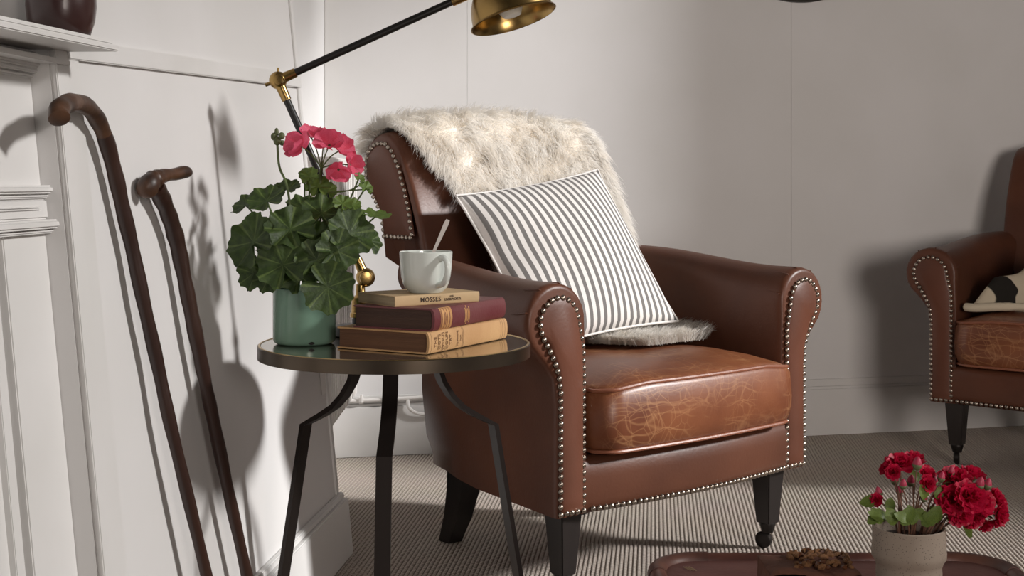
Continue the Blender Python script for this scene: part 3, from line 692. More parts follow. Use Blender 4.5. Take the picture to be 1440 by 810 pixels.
def veins(m):                                       # paler veins fanning out from the leaf stalk
    nt = m.node_tree; b = nt.nodes['Principled BSDF']; old = b.inputs['Base Color'].links[0].from_socket
    tc = nd(nt, 'ShaderNodeTexCoord'); sp_ = nd(nt, 'ShaderNodeSeparateXYZ'); nt.links.new(tc.outputs['Object'], sp_.inputs[0])
    at = nd(nt, 'ShaderNodeMath', operation='ARCTAN2'); nt.links.new(sp_.outputs[1], at.inputs[0]); nt.links.new(sp_.outputs[0], at.inputs[1])
    mu = nd(nt, 'ShaderNodeMath', operation='MULTIPLY'); mu.inputs[1].default_value = 3.5; nt.links.new(at.outputs[0], mu.inputs[0])
    co = nd(nt, 'ShaderNodeMath', operation='COSINE'); nt.links.new(mu.outputs[0], co.inputs[0]); ab = nd(nt, 'ShaderNodeMath', operation='ABSOLUTE'); nt.links.new(co.outputs[0], ab.inputs[0])
    r = nd(nt, 'ShaderNodeValToRGB'); r.color_ramp.elements[0].position = .965; r.color_ramp.elements[0].color = (0, 0, 0, 1); r.color_ramp.elements[1].position = .998; r.color_ramp.elements[1].color = (.5, .5, .5, 1)
    nt.links.new(ab.outputs[0], r.inputs[0])
    mx = nd(nt, 'ShaderNodeMix', data_type='RGBA'); nt.links.new(r.outputs[0], mx.inputs[0]); nt.links.new(old, mx.inputs[6]); mx.inputs[7].default_value = lin('#7d9150')
    nt.links.new(mx.outputs[2], b.inputs['Base Color'])
veins(M_leaf); veins(M_leafy)
LEAVES = [geranium_leaf(s).mesh('leaf', M_leaf, smooth=180) for s in (1, 2, 3)]
LEAVES_Y = [geranium_leaf(s).mesh('leaf', M_leafy, smooth=180) for s in (4, 5)]
crown = Vector((0, 0, .085))
STEMS = MB()
def petiole(a, b, r=.0016, sag=.02):
    m = (a+b)/2+Vector((0, 0, sag)); 
    return MB().tube(catmull([a, m, b], 5), [r*1.2]*4+[r]*7, 6).build('petiole', M_stem, ge)
def leaf(x, y, rp, dd, nrm, roll, young=False):
    p = P(x, y, 2.125+dd)-PC; r = rp*.92/F_PX*(2.125+dd)
    me = random.choice(LEAVES_Y if young else LEAVES)
    base = crown+Vector((p.x*.25, p.y*.25, random.uniform(-.015, .03)))
    n_ = Vector(nrm).normalized(); inw = (base-p); inw -= n_*inw.dot(n_)     # notch towards the stem
    R = look(n_, -inw if inw.length > 1e-4 else None)
    R = R @ Matrix.Rotation(roll, 3, 'Z')
    link('leaf', me, ge, Matrix.Translation(p) @ (R.to_4x4() @ Matrix.Scale(r, 4)))
    petiole(base, p+n_*(-.001), .0015, .012)
for a in [
    (356, 340, 44, -.05, (-.55, -.8, .35), 0.2), (408, 322, 38, -.06, (.15, -.8, .6), .3), (346, 288, 24, -.01, (-.5, -.5, .75), 0), (375, 282, 29, -.04, (-.2, -.65, .75), .4),
    (404, 265, 21, .02, (-.1, -.5, .85), 0), (452, 300, 33, -.02, (.1, -.7, .7), .2), (437, 335, 30, -.05, (0, -.85, .5), .1), (492, 328, 38, -.04, (.5, -.8, .35), -.2),
    (520, 338, 22, .0, (.8, -.45, .3), .1), (398, 372, 40, -.075, (-.1, -.9, .3), .1), (446, 366, 33, -.07, (.1, -.95, .2), .3), (461, 404, 40, -.085, (.15, -.97, .05), .15),
    (356, 384, 27, -.04, (-.5, -.8, .1), .1), (474, 352, 33, -.065, (.3, -.9, .2), -.3), (378, 388, 26, -.06, (-.3, -.9, .05), 0), (430, 350, 30, .0, (0, -.7, .6), 0),
    (425, 290, 25, .03, (0, -.5, .85), .3), (480, 300, 26, .03, (.3, -.5, .8), .2), (385, 335, 32, .0, (-.4, -.6, .6), .5),
    (470, 330, 28, .04, (.4, -.4, .8), .2), (395, 310, 27, .05, (-.5, -.2, .8), .2), (420, 385, 30, -.06, (0, -.95, .1), .4)]:
    leaf(*a)
for a in [(528, 304, 23, -.01, (.15, -.25, .95), 0), (514, 264, 13, .0, (.6, -.5, .6), 0), (436, 248, 15, -.01, (-.3, -.8, .4), 0), (447, 262, 19, .0, (.1, -.8, .5), .2), (482, 286, 15, -.03, (.2, -.7, .6), 0),
          (497, 288, 12, -.02, (.3, -.7, .6), .3), (505, 250, 9, .0, (.5, -.6, .6), 0), (428, 244, 10, .0, (-.5, -.7, .5), 0), (461, 268, 14, .01, (.3, -.8, .4), 0)]:
    leaf(*a, young=True)
# flower heads
def petal_mesh(name, L, Wd, cup, ruffle, m, seed=0):
    r_ = random.Random(seed); ph = r_.random()*6
    def fn(u, v):
        s = (v-.5)*2; wd = Wd*math.sin(PI*min(.5, u*.62))**.8*(1-.35*max(0, u-.75)/.25*s*s)
        return (L*u, s*wd*(1 if u > .02 else .3), cup*u*u*L+ruffle*L*math.sin(s*5+ph)*u*u+.25*s*s*wd*u)
    return MB().grid(fn, 7, 6).mesh(name, m, smooth=180)
PET = [petal_mesh('petal', 1, .55, c, .07, M_petal, i) for i, c in enumerate((.25, .05, .45))]
def blossom(par, x, y, dd, rp, nrm, roll, base, mats=PET, origin=PC, d0=2.125):
    p = P(x, y, d0+dd)-origin; r = rp/F_PX*d0
    R = look(nrm) @ Matrix.Rotation(roll, 3, 'Z')
    o = MB().sphere((0, 0, 0), .10, 8, 6).build('blossom', M_sepal, par); o.matrix_basis = Matrix.Translation(p) @ (R.to_4x4() @ Matrix.Scale(r, 4))
    for k in range(5):
        tilt = random.uniform(-.75, -.25)
        link('petal', random.choice(mats), o, (Matrix.Rotation(2*PI*k/5+random.uniform(-.15, .15), 4, 'Z') @ Matrix.Rotation(tilt, 4, 'Y')))
    MB().tube(catmull([base, (base+p)/2+Vector((0, .002, .004)), p-Vector(nrm).normalized()*.001], 4), .0011, 6).build('pedicel', M_stem, par)
hub = P(452, 236, 2.13)-PC
MB().tube(catmull([crown+Vector((.005, .0, 0)), P(446, 300, 2.13)-PC, P(450, 262, 2.13)-PC, hub], 6), [.0026]*19, 8).build('flower_stalk', M_stem, ge)
for a in [(424, 206, -.02, 25, (-.55, -.75, .2), .3), (438, 193, .02, 21, (.1, -.5, .8), 1.0), (463, 205, -.01, 24, (.1, -.85, .45), .1), (477, 212, .015, 23, (.6, -.55, .5), .7),
          (476, 238, -.015, 21, (.2, -.9, -.4), .5), (492, 232, .005, 20, (.75, -.6, .1), .2), (455, 200, .03, 20, (0, .3, 1), 0)]:
    blossom(ge, *a, hub)
b0 = P(390, 203, 2.11)-PC
MB().tube(catmull([crown+Vector((-.01, -.01, 0)), P(406, 275, 2.105)-PC, P(393, 235, 2.11)-PC, b0], 6), .0019, 8).build('bud_stalk', M_stem, ge)
for dx, dy, r, s in ((0, 0, .0062, 1.2), (6, -7, .0052, 1.1), (-5, -6, .0048, 1.3), (7, 3, .0045, 1), (-1, -12, .0035, 2.0)):
    MB().sphere(P(390+dx, 198+dy, 2.11+random.uniform(-.004, .004))-PC, r, 10, 8, (1, 1, s)).build('flower_bud', M_sepal, ge)
for x, y in ((512, 256), (520, 266)):
    MB().tube(catmull([hub+Vector((.0, 0, -.04)), P(490, 268, 2.13)-PC, P(x, y, 2.125)-PC], 5), .0012, 6).build('side_stem', M_stem, ge)

# ------------------------------------------------------------------ armchair
XIN, XOUT, Z0 = 0.28, 0.355, 0.175
def arm_section(y):                                # keyhole outline of the arm at depth y, left side (negative x)
    t = min(max(y/.52, 0), 1)
    e = max(0, (y-.28)/.25); R = .073-.026*t; xin = -XIN+.045*e*e; xc = xin-R; zc = .602-.073+.068*t*t*(3-2*t)*0.85; xo = -XOUT+.075*t+.07*e**2.2
    pts = [(xin, Z0), (xin, .30), (xin, .40), (xin, zc-.02)]
    for i in range(17):
        a = math.radians(-5+235*i/16); pts.append((xc+R*math.cos(a), zc+R*math.sin(a)))
    xn = min(xo, xin-.03)
    pts += [(xn*.45+.55*pts[-1][0], zc-R*1.05), (xn-.004, zc-R*1.45), (xn, zc-R*2.0), (xn, .34), (xn+.012*e, .24), (xn+.03*e, Z0+.02*e*e)]
    return pts, (xc, zc, R, xn)
def make_arm(sgn):
    mb = MB(); ys = [(-.004, .84), (-.003, .91), (.001, .965), (.008, .992), (.016, 1.0)]+[(y, 1.0) for y in np.linspace(.05, .53, 14)]
    secs = []
    for y, s in ys:
        pts, (xc, zc, R, xn) = arm_section(max(y, 0))
        cx = -XIN-.037
        q = []
        for x, z in pts:
            if s < 1:
                if z > zc-R*1.5: x2 = xc+(x-xc)*s; z2 = zc+(z-zc)*s
                else: x2 = cx+(x-cx)*(s*.5+.5); z2 = z
                x, z = x2, z2
            q.append((sgn*-x if sgn > 0 else x, y, z))
        secs.append(q)
    n = len(secs[0]); vs = [p for q in secs for p in q]
    fs = [(i*n+k, i*n+(k+1) % n, (i+1)*n+(k+1) % n, (i+1)*n+k) for i in range(len(secs)-1) for k in range(n)]
    fs += [tuple(range(n)), tuple((len(secs)-1)*n+k for k in range(n))[::-1]]
    return mb.add(vs, fs)
def keyhole(inset=.010):                            # front panel outline (left), returns list of (x,z) going up outer side, round, down inner side
    pts, (xc, zc, R, xn) = arm_section(0)
    R2 = R-inset-.017; xi = -XIN-.013
    xo = -XOUT+.006
    out = [(xo, z) for z in np.linspace(Z0+.008, zc-R*1.75, 16)]
    out += [tuple(v) for v in [(xo-.003, zc-R*1.35), (xo-.012, zc-R*1.0)]]
    for i in range(15):
        a = math.radians(225-225*i/14); out.append((xc+.001+R2*math.cos(a), zc+R2*math.sin(a)))
    out += [(xi-.001, zc-R*.7), (xi, zc-R*1.2)]+[(xi, z) for z in np.linspace(zc-R*1.6, Z0+.008, 16)]
    return out
def resample(pts, step, closed=False):
    pts = [Vector(p) for p in pts]
    if closed: pts = pts+[pts[0]]
    L = [0]
    for a, b in zip(pts[:-1], pts[1:]): L.append(L[-1]+(b-a).length)
    n = max(2, round(L[-1]/step)); out = []
    for i in range(n if closed else n+1):
        s = L[-1]*i/n
        j = max(0, min(len(L)-2, int(np.searchsorted(L, s, 'right')-1)))
        out.append(pts[j].lerp(pts[j+1], (s-L[j])/max(1e-9, L[j+1]-L[j])))
    return out
def bow(x): return -.034*max(0, 1-(x/.36)**2)       # bowed front of rail and cushion
def back_off(x): return .030*(1-(x/.30)**2)         # the back is gently hollowed in plan
def back_top(x): return .030*(1-(abs(x)/.30)**2.2)
BACK = [(.41, .36), (.425, .45), (.455, .58), (.478, .67), (.505, .745), (.535, .805), (.570, .860), (.612, .887), (.655, .885), (.692, .860), (.708, .820), (.698, .780), (.668, .748), (.640, .71), (.622, .62), (.598, .50), (.560, .36), (.530, .26), (.505, Z0)]
CH = thing('armchair', 'brown leather armchair draped with a sheepskin, beside the round side table', 'armchair', (.35, 2.669, 0), math.radians(40))
# body: back with rolled top
def back_pt(u, x):
    y, z = u; tz = max(0, (z-.45)/.44)
    wf = 1.0 if z > .62 else interp(z, [Z0, .40, .55, .62], [.66, .73, .90, 1.0])
    if z < .62 and y > .5: y -= .06*(abs(x)/.30)**4*(1)
    return (x*wf, y+back_off(x)*(0.6), z+back_top(x)*tz)
bp = catmull([(a, b, 0) for a, b in BACK], 4); bp = [(p.x, p.y) for p in bp]
xsb = [-.300, -.297, -.29, -.27, -.22, -.15, -.075, 0, .075, .15, .22, .27, .29, .297, .300]
cyz = (.60, .70)
mb = MB(); rows = []
for i, x in enumerate(xsb):
    sh = {0: .90, 1: .965, 2: .993}.get(min(i, len(xsb)-1-i), 1)
    row = []
    for (y, z) in bp:
        if sh < 1 and z > .6:
            cy, cz = (.60, .80) if z > .74 else (.56, z)
            y2 = cy+(y-cy)*sh; z2 = cz+(z-cz)*sh
        else: y2, z2 = y, z
        row.append(back_pt((y2, z2), x))
    rows.append(row)
n = len(bp); vs = [p for r in rows for p in r]
fs = [(i*n+k, i*n+(k+1) % n, (i+1)*n+(k+1) % n, (i+1)*n+k) for i in range(len(rows)-1) for k in range(n)]+[tuple(range(n)), tuple((len(rows)-1)*n+k for k in range(n))[::-1]]
mb.add(vs, fs).build('back', M_leather, CH, smooth=50)
# keyhole side panels on the back
NAILS = []
def back_key():
    o = [(.620, .665), (.628, .71), (.650, .740), (.675, .765), (.690, .795), (.692, .826), (.678, .852), (.650, .868), (.618, .868), (.590, .850), (.566, .815), (.545, .770), (.528, .72), (.515, .665)]
    return [(a, b) for a, b in o]
for sx in (-1, 1):
    kk = resample([(a, b, 0) for a, b in back_key()], .012, True); cyc = (.60, .77)
    mb = MB(); vs = []
    for s, ex in ((1.0, -.004), (1.0, .001), (.93, .005), (.7, .008)):
        for p in kk: vs.append((sx*(.298+ex), cyc[0]+(p.x-cyc[0])*s+.6*back_off(.3)*0, cyc[1]+(p.y-cyc[1])*s))
    n = len(kk); fs = [(i*n+k, i*n+(k+1) % n, (i+1)*n+(k+1) % n, (i+1)*n+k) for i in range(3) for k in range(n)]+[tuple(3*n+k for k in range(n))]
    mb.add(vs, fs).build('back_side_panel', M_panel, CH, smooth=60)
    if sx < 0:
        for p in resample([(a, b, 0) for a, b in back_key()], .0140, True):
            NAILS.append((Vector((-.3015, p.x, p.y)), Vector((-1, 0, 0))))
for sg in (-1, 1):
    make_arm(sg).build('arm', M_leather, CH, smooth=50)
    kh = keyhole(); n = len(kh); mb = MB(); vs = []
    cxp = -XIN-.04
    for s, yy in ((0, .006), (0, -.008), (1, -.0125)):
        for x, z in kh:
            if s:
                x2 = x+(cxp-x)*.22; z2 = z-.012*(1 if z > .5 else 0)+(.010 if z < .2 else 0)
            else: x2, z2 = x, z
            vs.append((x2 if sg < 0 else -x2, yy, z2))
    fs = [(i*n+k, i*n+(k+1) % n, (i+1)*n+(k+1) % n, (i+1)*n+k) for i in range(2) for k in range(n)]+[tuple(2*n+k for k in range(n))]
    mb.add(vs, fs).build('arm_front_panel', M_panel, CH, smooth=60)
    for p in resample([(x, 0, z) for x, z in kh], .0138):
        NAILS.append((Vector((p.x if sg < 0 else -p.x, -.0085, p.z)), Vector((0, -1, 0))))
    # pleats gathered round the scroll
    xc, zc, R, xn = arm_section(0)[1]
    for a in (12, 52, 78, 118, 160, 200):
        aa = math.radians(a); q = []
        for t in np.linspace(0, 1, 6):
            rr = R*(.86+.16*math.sin(t*PI/2)) ; x = xc+rr*math.cos(aa+.1*t); z = zc+rr*math.sin(aa+.1*t); y = -.002+.045*t*t
            rq = R*(.80 if t == 0 else (.90 if t < .3 else .975+.012*t)); 
            x = xc+rq*math.cos(aa+.12*t); z = zc+rq*math.sin(aa+.12*t)
            q.append((x if sg < 0 else -x, y, z))
        MB().tube(q, [.0012, .0022, .0022, .0018, .0012, .0005], 6).build('pleat', M_leather, CH)
# bowed front rail
def rail(u, v):
    x = -XIN-.016+2*(XIN+.016)*u; a = v
    prof = [(.05, Z0), (.006, Z0), (.0, Z0+.004), (-.004, .22), (-.002, .262), (.006, .276), (.05, .280)]
    k = a*(len(prof)-1); i = min(int(k), len(prof)-2); f = k-i
    return (x, prof[i][0]*(1-f)+prof[i+1][0]*f+bow(x)+.004, prof[i][1]*(1-f)+prof[i+1][1]*f)
MB().grid(rail, 24, 12).build('front_rail', M_leather, CH, smooth=60)
kx = resample([(x, bow(x)-.0005, Z0+.009) for x in np.linspace(-XIN+.006, XIN-.006, 40)], .0138)
for p in kx: NAILS.append((Vector((p.x, p.y, p.z)), Vector((0, -1, -.05))))
for sg in (-1, 1):                                  # short bottom row across each post
    for i in range(3): NAILS.append((Vector((sg*(XOUT-.020-.0138*i), -.0085, Z0+.008)), Vector((0, -1, 0))))
# seat deck, frame underside
mb = MB().box((-.26, .0, Z0+.002), (.26, .36, .285)); mb.build('seat_deck', M_leather, CH, bevel=.01)
# seat cushion with piping
def cush(u, v):                                     # u round the outline, v bottom centre -> top centre
    return None
CZ0, CZ1 = .284, .416
def outline(inset, n=64):
    pts = []
    w_, yb = XIN-.004-inset, .42
    r = .035
    for i in range(25):
        x = -w_+2*w_*i/24; e = max(0, (abs(x)-(w_-r))/r); pts.append((x, bow(x*.9)-.028+inset+.028*(1-math.sqrt(max(0, 1-e*e)))))
    yc = max(.06, pts[-1][1]+.004)
    pts += [(w_, y) for y in np.linspace(yc, yb-inset, 8)]
    pts += [(x, yb-inset) for x in np.linspace(w_-.01, -w_+.01, 10)]
    pts += [(-w_, y) for y in np.linspace(yb-inset, yc, 8)]
    return pts
lv = [(.16, CZ0-.002), (.05, CZ0), (.012, CZ0+.002), (.003, CZ0+.010), (-.003, CZ0+.035), (-.004, CZ0+.06), (-.001, CZ1-.016), (.006, CZ1-.004), (.02, CZ1+.002), (.06, CZ1+.012), (.11, CZ1+.019), (.16, CZ1+.022)]
mb = MB(); vs = []; rows = [outline(i_) for i_, z in lv]; n = len(rows[0])
for (i_, z), r in zip(lv, rows):
    for x, y in r:
        zz = z-(.012*max(0, (abs(x)-.17)/.11) if z > CZ1-.02 else 0); vs.append((x, y, zz))
fs = [(i*n+k, i*n+(k+1) % n, (i+1)*n+(k+1) % n, (i+1)*n+k) for i in range(len(rows)-1) for k in range(n)]+[tuple(range(n))[::-1], tuple((len(rows)-1)*n+k for k in range(n))]
seat = mb.add(vs, fs).build('seat_cushion', M_seat, CH, smooth=60)
for z, i_ in ((CZ1-.006, .003), (CZ0+.004, .004)):
    MB().ring([(x, y, z-(.011*max(0, (abs(x)-.17)/.11) if z > .35 else 0)) for x, y in resample([(a, b, 0) for a, b in outline(i_)], .012, True) for x, y in [(x, y)]] if False else
              [(p.x, p.y, z-(.011*max(0, (abs(p.x)-.17)/.11) if z > .35 else 0)) for p in resample([(a, b, 0) for a, b in outline(i_)], .012, True)], .0038, 8).build('seat_piping', M_pipe, seat)
# legs
for sx in (-1, 1):
    x = sx*.295; mb = MB(); a, b = .026, .0175
    mb.hexa([(x-b, .045-b, .055), (x+b, .045-b, .055), (x+b, .045+b, .055), (x-b, .045+b, .055), (x-a, .045-a, Z0+.002), (x+a, .045-a, Z0+.002), (x+a, .045+a, Z0+.002), (x-a, .045+a, Z0+.002)])
    lg = mb.build('leg', M_blackwood, CH, bevel=.002)
    mb = MB().lathe([(0, .034), (.012, .034), (.014, .040), (.0175, .052), (.0165, .056), (0, .056)], 20, (x, .045, 0)); mb.build('castor_cup', M_iron, lg)
    Mx = look((1, .3, 0)); MB().lathe([(0, -.008), (.014, -.008), (.0178, -.005), (.018, 0), (.0178, .005), (.014, .008), (0, .008)], 20, (x-.004, .052, .018), Mx).build('castor_wheel', M_iron, lg)
    x = sx*.19; q = []
    for z, y, h in ((Z0+.03, .475, .027), (.12, .482, .0255), (.06, .500, .022), (.0, .528, .018)):
        q += [(x-h, y-h, z), (x+h, y-h, z), (x+h, y+h, z), (x-h, y+h, z)]
    fs = [(i*4+k, i*4+(k+1) % 4, (i+1)*4+(k+1) % 4, (i+1)*4+k) for i in range(3) for k in range(4)]+[(0, 1, 2, 3), (15, 14, 13, 12)]
    MB().add(q, fs).build('leg', M_blackwood, CH, smooth=30)
# nail heads
NM = MB().lathe([(.0056, 0), (.0054, .0014), (.0040, .0034), (.0018, .0044), (0, .0047)], 8)
NMESH = NM.mesh('nailhead', M_nail, smooth=180)
for p, d in NAILS:
    j = Vector((random.uniform(-1, 1), random.uniform(-1, 1), random.uniform(-1, 1)))*.0004
    link('nailhead', NMESH, CH, Matrix.Translation(p+j) @ look(d).to_4x4())
# second armchair
CH2 = thing('armchair', 'brown leather armchair standing in shade with a folded throw on its seat', 'armchair', (1.444, 3.537, 0), math.radians(-37))
for ch in list(CH.children):
    if ch.name.startswith('nailhead'): continue
    c = ch.copy(); COL.objects.link(c); c.parent = CH2
    for g in ch.children:
        e = g.copy(); COL.objects.link(e); e.parent = c
mb = MB()
for p, d in NAILS:
    R = look(d); o0 = len(mb.v); mb.v += [tuple(R @ Vector(v)+p) for v in NM.v]; mb.f += [tuple(i+o0 for i in f) for f in NM.f]
o = mb.build('nailhead_rows', M_nail, CH2, merge=False, smooth=180); o['kind'] = 'stuff'

# ------------------------------------------------------------------ sheepskin over the chair back
SK = thing('sheepskin', 'long-haired cream sheepskin draped over the leather chair back', 'sheepskin', CH.location, math.radians(40))
SKP = catmull([(.712, .80, 0), (.702, .855, 0), (.66, .892, 0), (.612, .896, 0), (.562, .868, 0), (.525, .81, 0), (.492, .745, 0), (.455, .64, 0), (.435, .53, 0), (.405, .475, 0), (.33, .447, 0), (.20, .445, 0), (.14, .444, 0)], 6)
SKP = [(p.x, p.y) for p in SKP]; SKL = [0]
for a, b in zip(SKP[:-1], SKP[1:]): SKL.append(SKL[-1]+math.hypot(b[0]-a[0], b[1]-a[1]))
def sk_pt(s, x):
    s = min(max(s, 0), 1)*SKL[-1]; y = interp(s, SKL, [p[0] for p in SKP]); z = interp(s, SKL, [p[1] for p in SKP])
    tz = max(0, (z-.45)/.44)
    return Vector((x, y+back_off(min(abs(x), .3))*.6*(1 if z > .45 else 0), z+back_top(min(abs(x), .3))*tz+.002))
def sk_lo(s): return interp(s, [0, .12, .22, .30, .38, .46, .60, .75, .9, 1], [-.27, -.285, -.27, -.235, -.19, -.13, -.1, -.08, -.04, .03])
def sk_hi(s): return interp(s, [0, .12, .22, .30, .38, .46, .60, .75, .86, .93, 1], [.23, .250, .254, .256, .258, .268, .280, .283, .268, .25, .18])
def skg(u, v):
    lo, hi = sk_lo(u), sk_hi(u); return sk_pt(u, lo+(hi-lo)*v)
MB().grid(skg, 48, 24).build('hide', M_cream, SK, smooth=180)
def fleece():
    V = []; F = []; N = []
    ncl = 5200
    for c in range(ncl):
        u = random.random(); v = random.random()
        if random.random() < .22: v = random.choice((0.0, 1.0))+random.gauss(0, .012)
        lo, hi = sk_lo(u), sk_hi(u); x = lo+(hi-lo)*min(max(v, -.01), 1.01)
        e = .01; p = sk_pt(u, x); tu = (sk_pt(u+e, x)-sk_pt(u-e, x)).normalized(); tx = Vector((1, 0, 0)); nn = tx.cross(tu).normalized()
        if nn.z < 0 and u < .5 and u > .05: nn = -nn
        if u >= .5 and nn.y > 0: nn = -nn
        if u > .8: nn = Vector((0, -.1, 1)).normalized()
        down = tu if u > .13 else -tu*.6
        edge = max(0, .5-v)*2-max(0, v-.5)*2
        swirl = -.25+.30*math.sin(x*19+u*9)+.25*math.sin(x*9-u*15+1)
        Lh = random.uniform(.030, .055)*(.7 if u > .8 else 1)
        out = tx*(-(1 if v < .08 else 0)+(1 if v > .92 else 0))*.7
        dirv = (nn*.55+down*(.75 if u < .8 else .25)+tx*(swirl*.55+random.gauss(0, .25))+out*.6+Vector((0, 0, -.25))).normalized()
        tipc = p+dirv*Lh+nn*.006
        for s in range(14):
            j = tx*random.gauss(0, .0085)+tu*random.gauss(0, .0085); r0 = p+j
            tip = tipc+j*.55+Vector((random.gauss(0, 1), random.gauss(0, 1), random.gauss(0, 1)))*.0028
            mid = r0.lerp(tip, .5)+nn*Lh*.20
            q = (tip-r0).normalized(); sd_ = q.cross(nn+Vector((random.gauss(0, 1), random.gauss(0, 1), random.gauss(0, 1)))*.35).normalized()
            if sd_.cross(q).dot(nn) < 0: sd_ = -sd_
            wv = random.uniform(.00045, .0008); o = len(V)
            V += [r0-sd_*wv, r0+sd_*wv, mid-sd_*wv, mid+sd_*wv, tip]
            F += [(o, o+1, o+3, o+2), (o+2, o+3, o+4)]
            nn2 = (nn*.8+dirv*.2+sd_*.1).normalized(); N += [nn2]*5
    me = bpy.data.meshes.new('fleece'); me.from_pydata([tuple(p) for p in V], [], F); me.materials.append(M_fleece); me.shade_smooth()
    me.normals_split_custom_set_from_vertices([tuple(n) for n in N])
    o = link('fleece', me, SK); o['kind'] = 'stuff'
fleece()

# ------------------------------------------------------------------ striped cushion
TRc, BRc, TLc = Vector((.17, .455, .800)), Vector((.19, .222, .468)), Vector((-.25, .445, .743))
BLc = TLc+(BRc-TRc)+Vector((0, 0, .028))
def pillow_mesh():
    N_ = 40; vs = []; uvs = []; fs = []
    nrm = (TRc-TLc).cross(BLc-TLc).normalized()
    if nrm.y > 0: nrm = -nrm
    for side in (1, -1):
        for i in range(N_+1):
            for j in range(N_+1):
                u, v = i/N_, j/N_
                a, b = 2*u-1, 2*v-1
                pin = .055                           # sides drawn in between the corners
                uu = .5+.5*a*(1-pin*(1-b*b)); vv = .5+.5*b*(1-pin*(1-a*a))
                p = TLc*(1-uu)*(1-vv)+TRc*uu*(1-vv)+BLc*(1-uu)*vv+BRc*uu*vv
                h = .070*((1-a*a)*(1-b*b))**.55
                h += .004*math.sin(9*u+4*v)*(1-a*a)*(1-b*b)
                h -= .010*math.exp(-((u-.10)**2+(v-.45)**2)/.02)
                if i in (0, N_) or j in (0, N_): h = 0
                vs.append(p+nrm*h*side+nrm*.02); uvs.append((u, v))
    n = N_+1
    for s in range(2):
        for i in range(N_):
            for j in range(N_):
                f = (s*n*n+i*n+j, s*n*n+(i+1)*n+j, s*n*n+(i+1)*n+j+1, s*n*n+i*n+j+1); fs.append(f if s else f[::-1])
    me = bpy.data.meshes.new('pillow_cover'); me.from_pydata([tuple(p) for p in vs], [], fs)
    ul = me.uv_layers.new(name='UVMap')
    for l in me.loops: ul.data[l.index].uv = uvs[l.vertex_index]
    me.materials.append(M_stripe); me.shade_smooth()
    bm = bmesh.new(); bm.from_mesh(me); bmesh.ops.remove_doubles(bm, verts=bm.verts, dist=1e-5); bmesh.ops.recalc_face_normals(bm, faces=bm.faces); bm.to_mesh(me); bm.free()
    edge = [vs[i*n] for i in range(n)]+[vs[N_*n+j] for j in range(1, n)]+[vs[i*n+N_] for i in range(N_-1, -1, -1)]+[vs[j] for j in range(N_-1, 0, -1)]
    return me, edge
pm, pe = pillow_mesh()
PW = thing('striped_cushion', 'square cushion in narrow grey and white stripes leaning on the sheepskin', 'cushion', CH.location, math.radians(40))
link('cover', pm, PW)
MB().ring(pe, .0028, 8).build('piping', mat('white_cushion_piping', '#dad6d2', .9), PW)

# ------------------------------------------------------------------ throw on the second chair
tw = thing('folded_throw', 'crumpled cream and black patterned throw lying on the shaded armchair seat', 'throw', CH2.location, math.radians(-37))
def throw_mesh():
    N_ = 36; vs = []; uvs = []; fs = []
    for i in range(N_+1):
        for j in range(N_+1):
            u, v = i/N_, j/N_
            x = -.255+.47*u; y = .02+.33*v+.02*math.sin(7*u)
            e = min(u, 1-u, v, 1-v)
            h = .012+(.135*math.sin(PI*min(1, u*.95+.03))**.9)*(.40+.60*math.sin(PI*min(1, v*.9+.1))**.6)+.016*math.sin(14*u+6*v)+.012*math.sin(19*v-11*u)
            h = max(.004, h)*min(1, e*9)**.6
            vs.append((x, y, .434+h)); uvs.append((u*.8+v*.5, v))
    n = N_+1; fs = [(i*n+j, (i+1)*n+j, (i+1)*n+j+1, i*n+j+1) for i in range(N_) for j in range(N_)]
    me = bpy.data.meshes.new('cloth'); me.from_pydata(vs, [], fs); ul = me.uv_layers.new(name='UVMap')
    for l in me.loops: ul.data[l.index].uv = uvs[l.vertex_index]
    me.materials.append(M_throw); me.shade_smooth(); return me
link('cloth', throw_mesh(), tw)
MB().tube(catmull([(-.268, .020, .440), (-.23, .012, .440), (-.17, .012, .446), (-.08, .02, .450)], 6), [.006]+[.012]*14+[.010]*4, 10).build('folded_edge', mat('cream_throw_edge', '#c9bca5', .9, bump=.4, bscale=150), tw)

# ------------------------------------------------------------------ suitcase
SZ = .25; sx0, sx1, sy0, sy1 = .190, .705, 1.56, 1.955
su = thing('suitcase', 'worn oxblood leather suitcase lying flat on the carpet with rolled edges', 'suitcase', ((sx0+sx1)/2, (sy0+sy1)/2, 0))
hx, hy = (sx1-sx0)/2, (sy1-sy0)/2
def rrect(hx, hy, r, n=9):
    o = []
    for cx, cy, a0 in ((hx-r, hy-r, 0), (-hx+r, hy-r, 90), (-hx+r, -hy+r, 180), (hx-r, -hy+r, 270)):
        for i in range(n+1):
            a = math.radians(a0+90*i/n); o.append((cx+r*math.cos(a), cy+r*math.sin(a)))
    return o
def stack(levels, r):
    mb = MB(); vs = []
    for ins, z in levels:
        vs += [(x, y, z) for x, y in rrect(hx-ins, hy-ins, r-ins*.6)]
    n = len(rrect(hx, hy, r)); m = len(levels)
    fs = [(i*n+k, i*n+(k+1) % n, (i+1)*n+(k+1) % n, (i+1)*n+k) for i in range(m-1) for k in range(n)]+[tuple(range(n))[::-1], tuple((m-1)*n+k for k in range(n))]
    return mb.add(vs, fs)
stack([(.008, 0), (.003, .006), (.003, .165)], .08).build('body', M_case, su)
stack([(.002, .166), (.002, SZ-.012), (.012, SZ-.0075), (.10, SZ-.006)], .08).build('lid', M_case, su, smooth=50)
MB().ring([(x, y, SZ-.011) for x, y in rrect(hx-.012, hy-.012, .07, 12)], .0125, 12).build('rolled_edge', M_caseroll, su)
MB().ring([(x, y, .166) for x, y in rrect(hx, hy, .08, 12)], .004, 8).build('seam', M_caseroll, su)
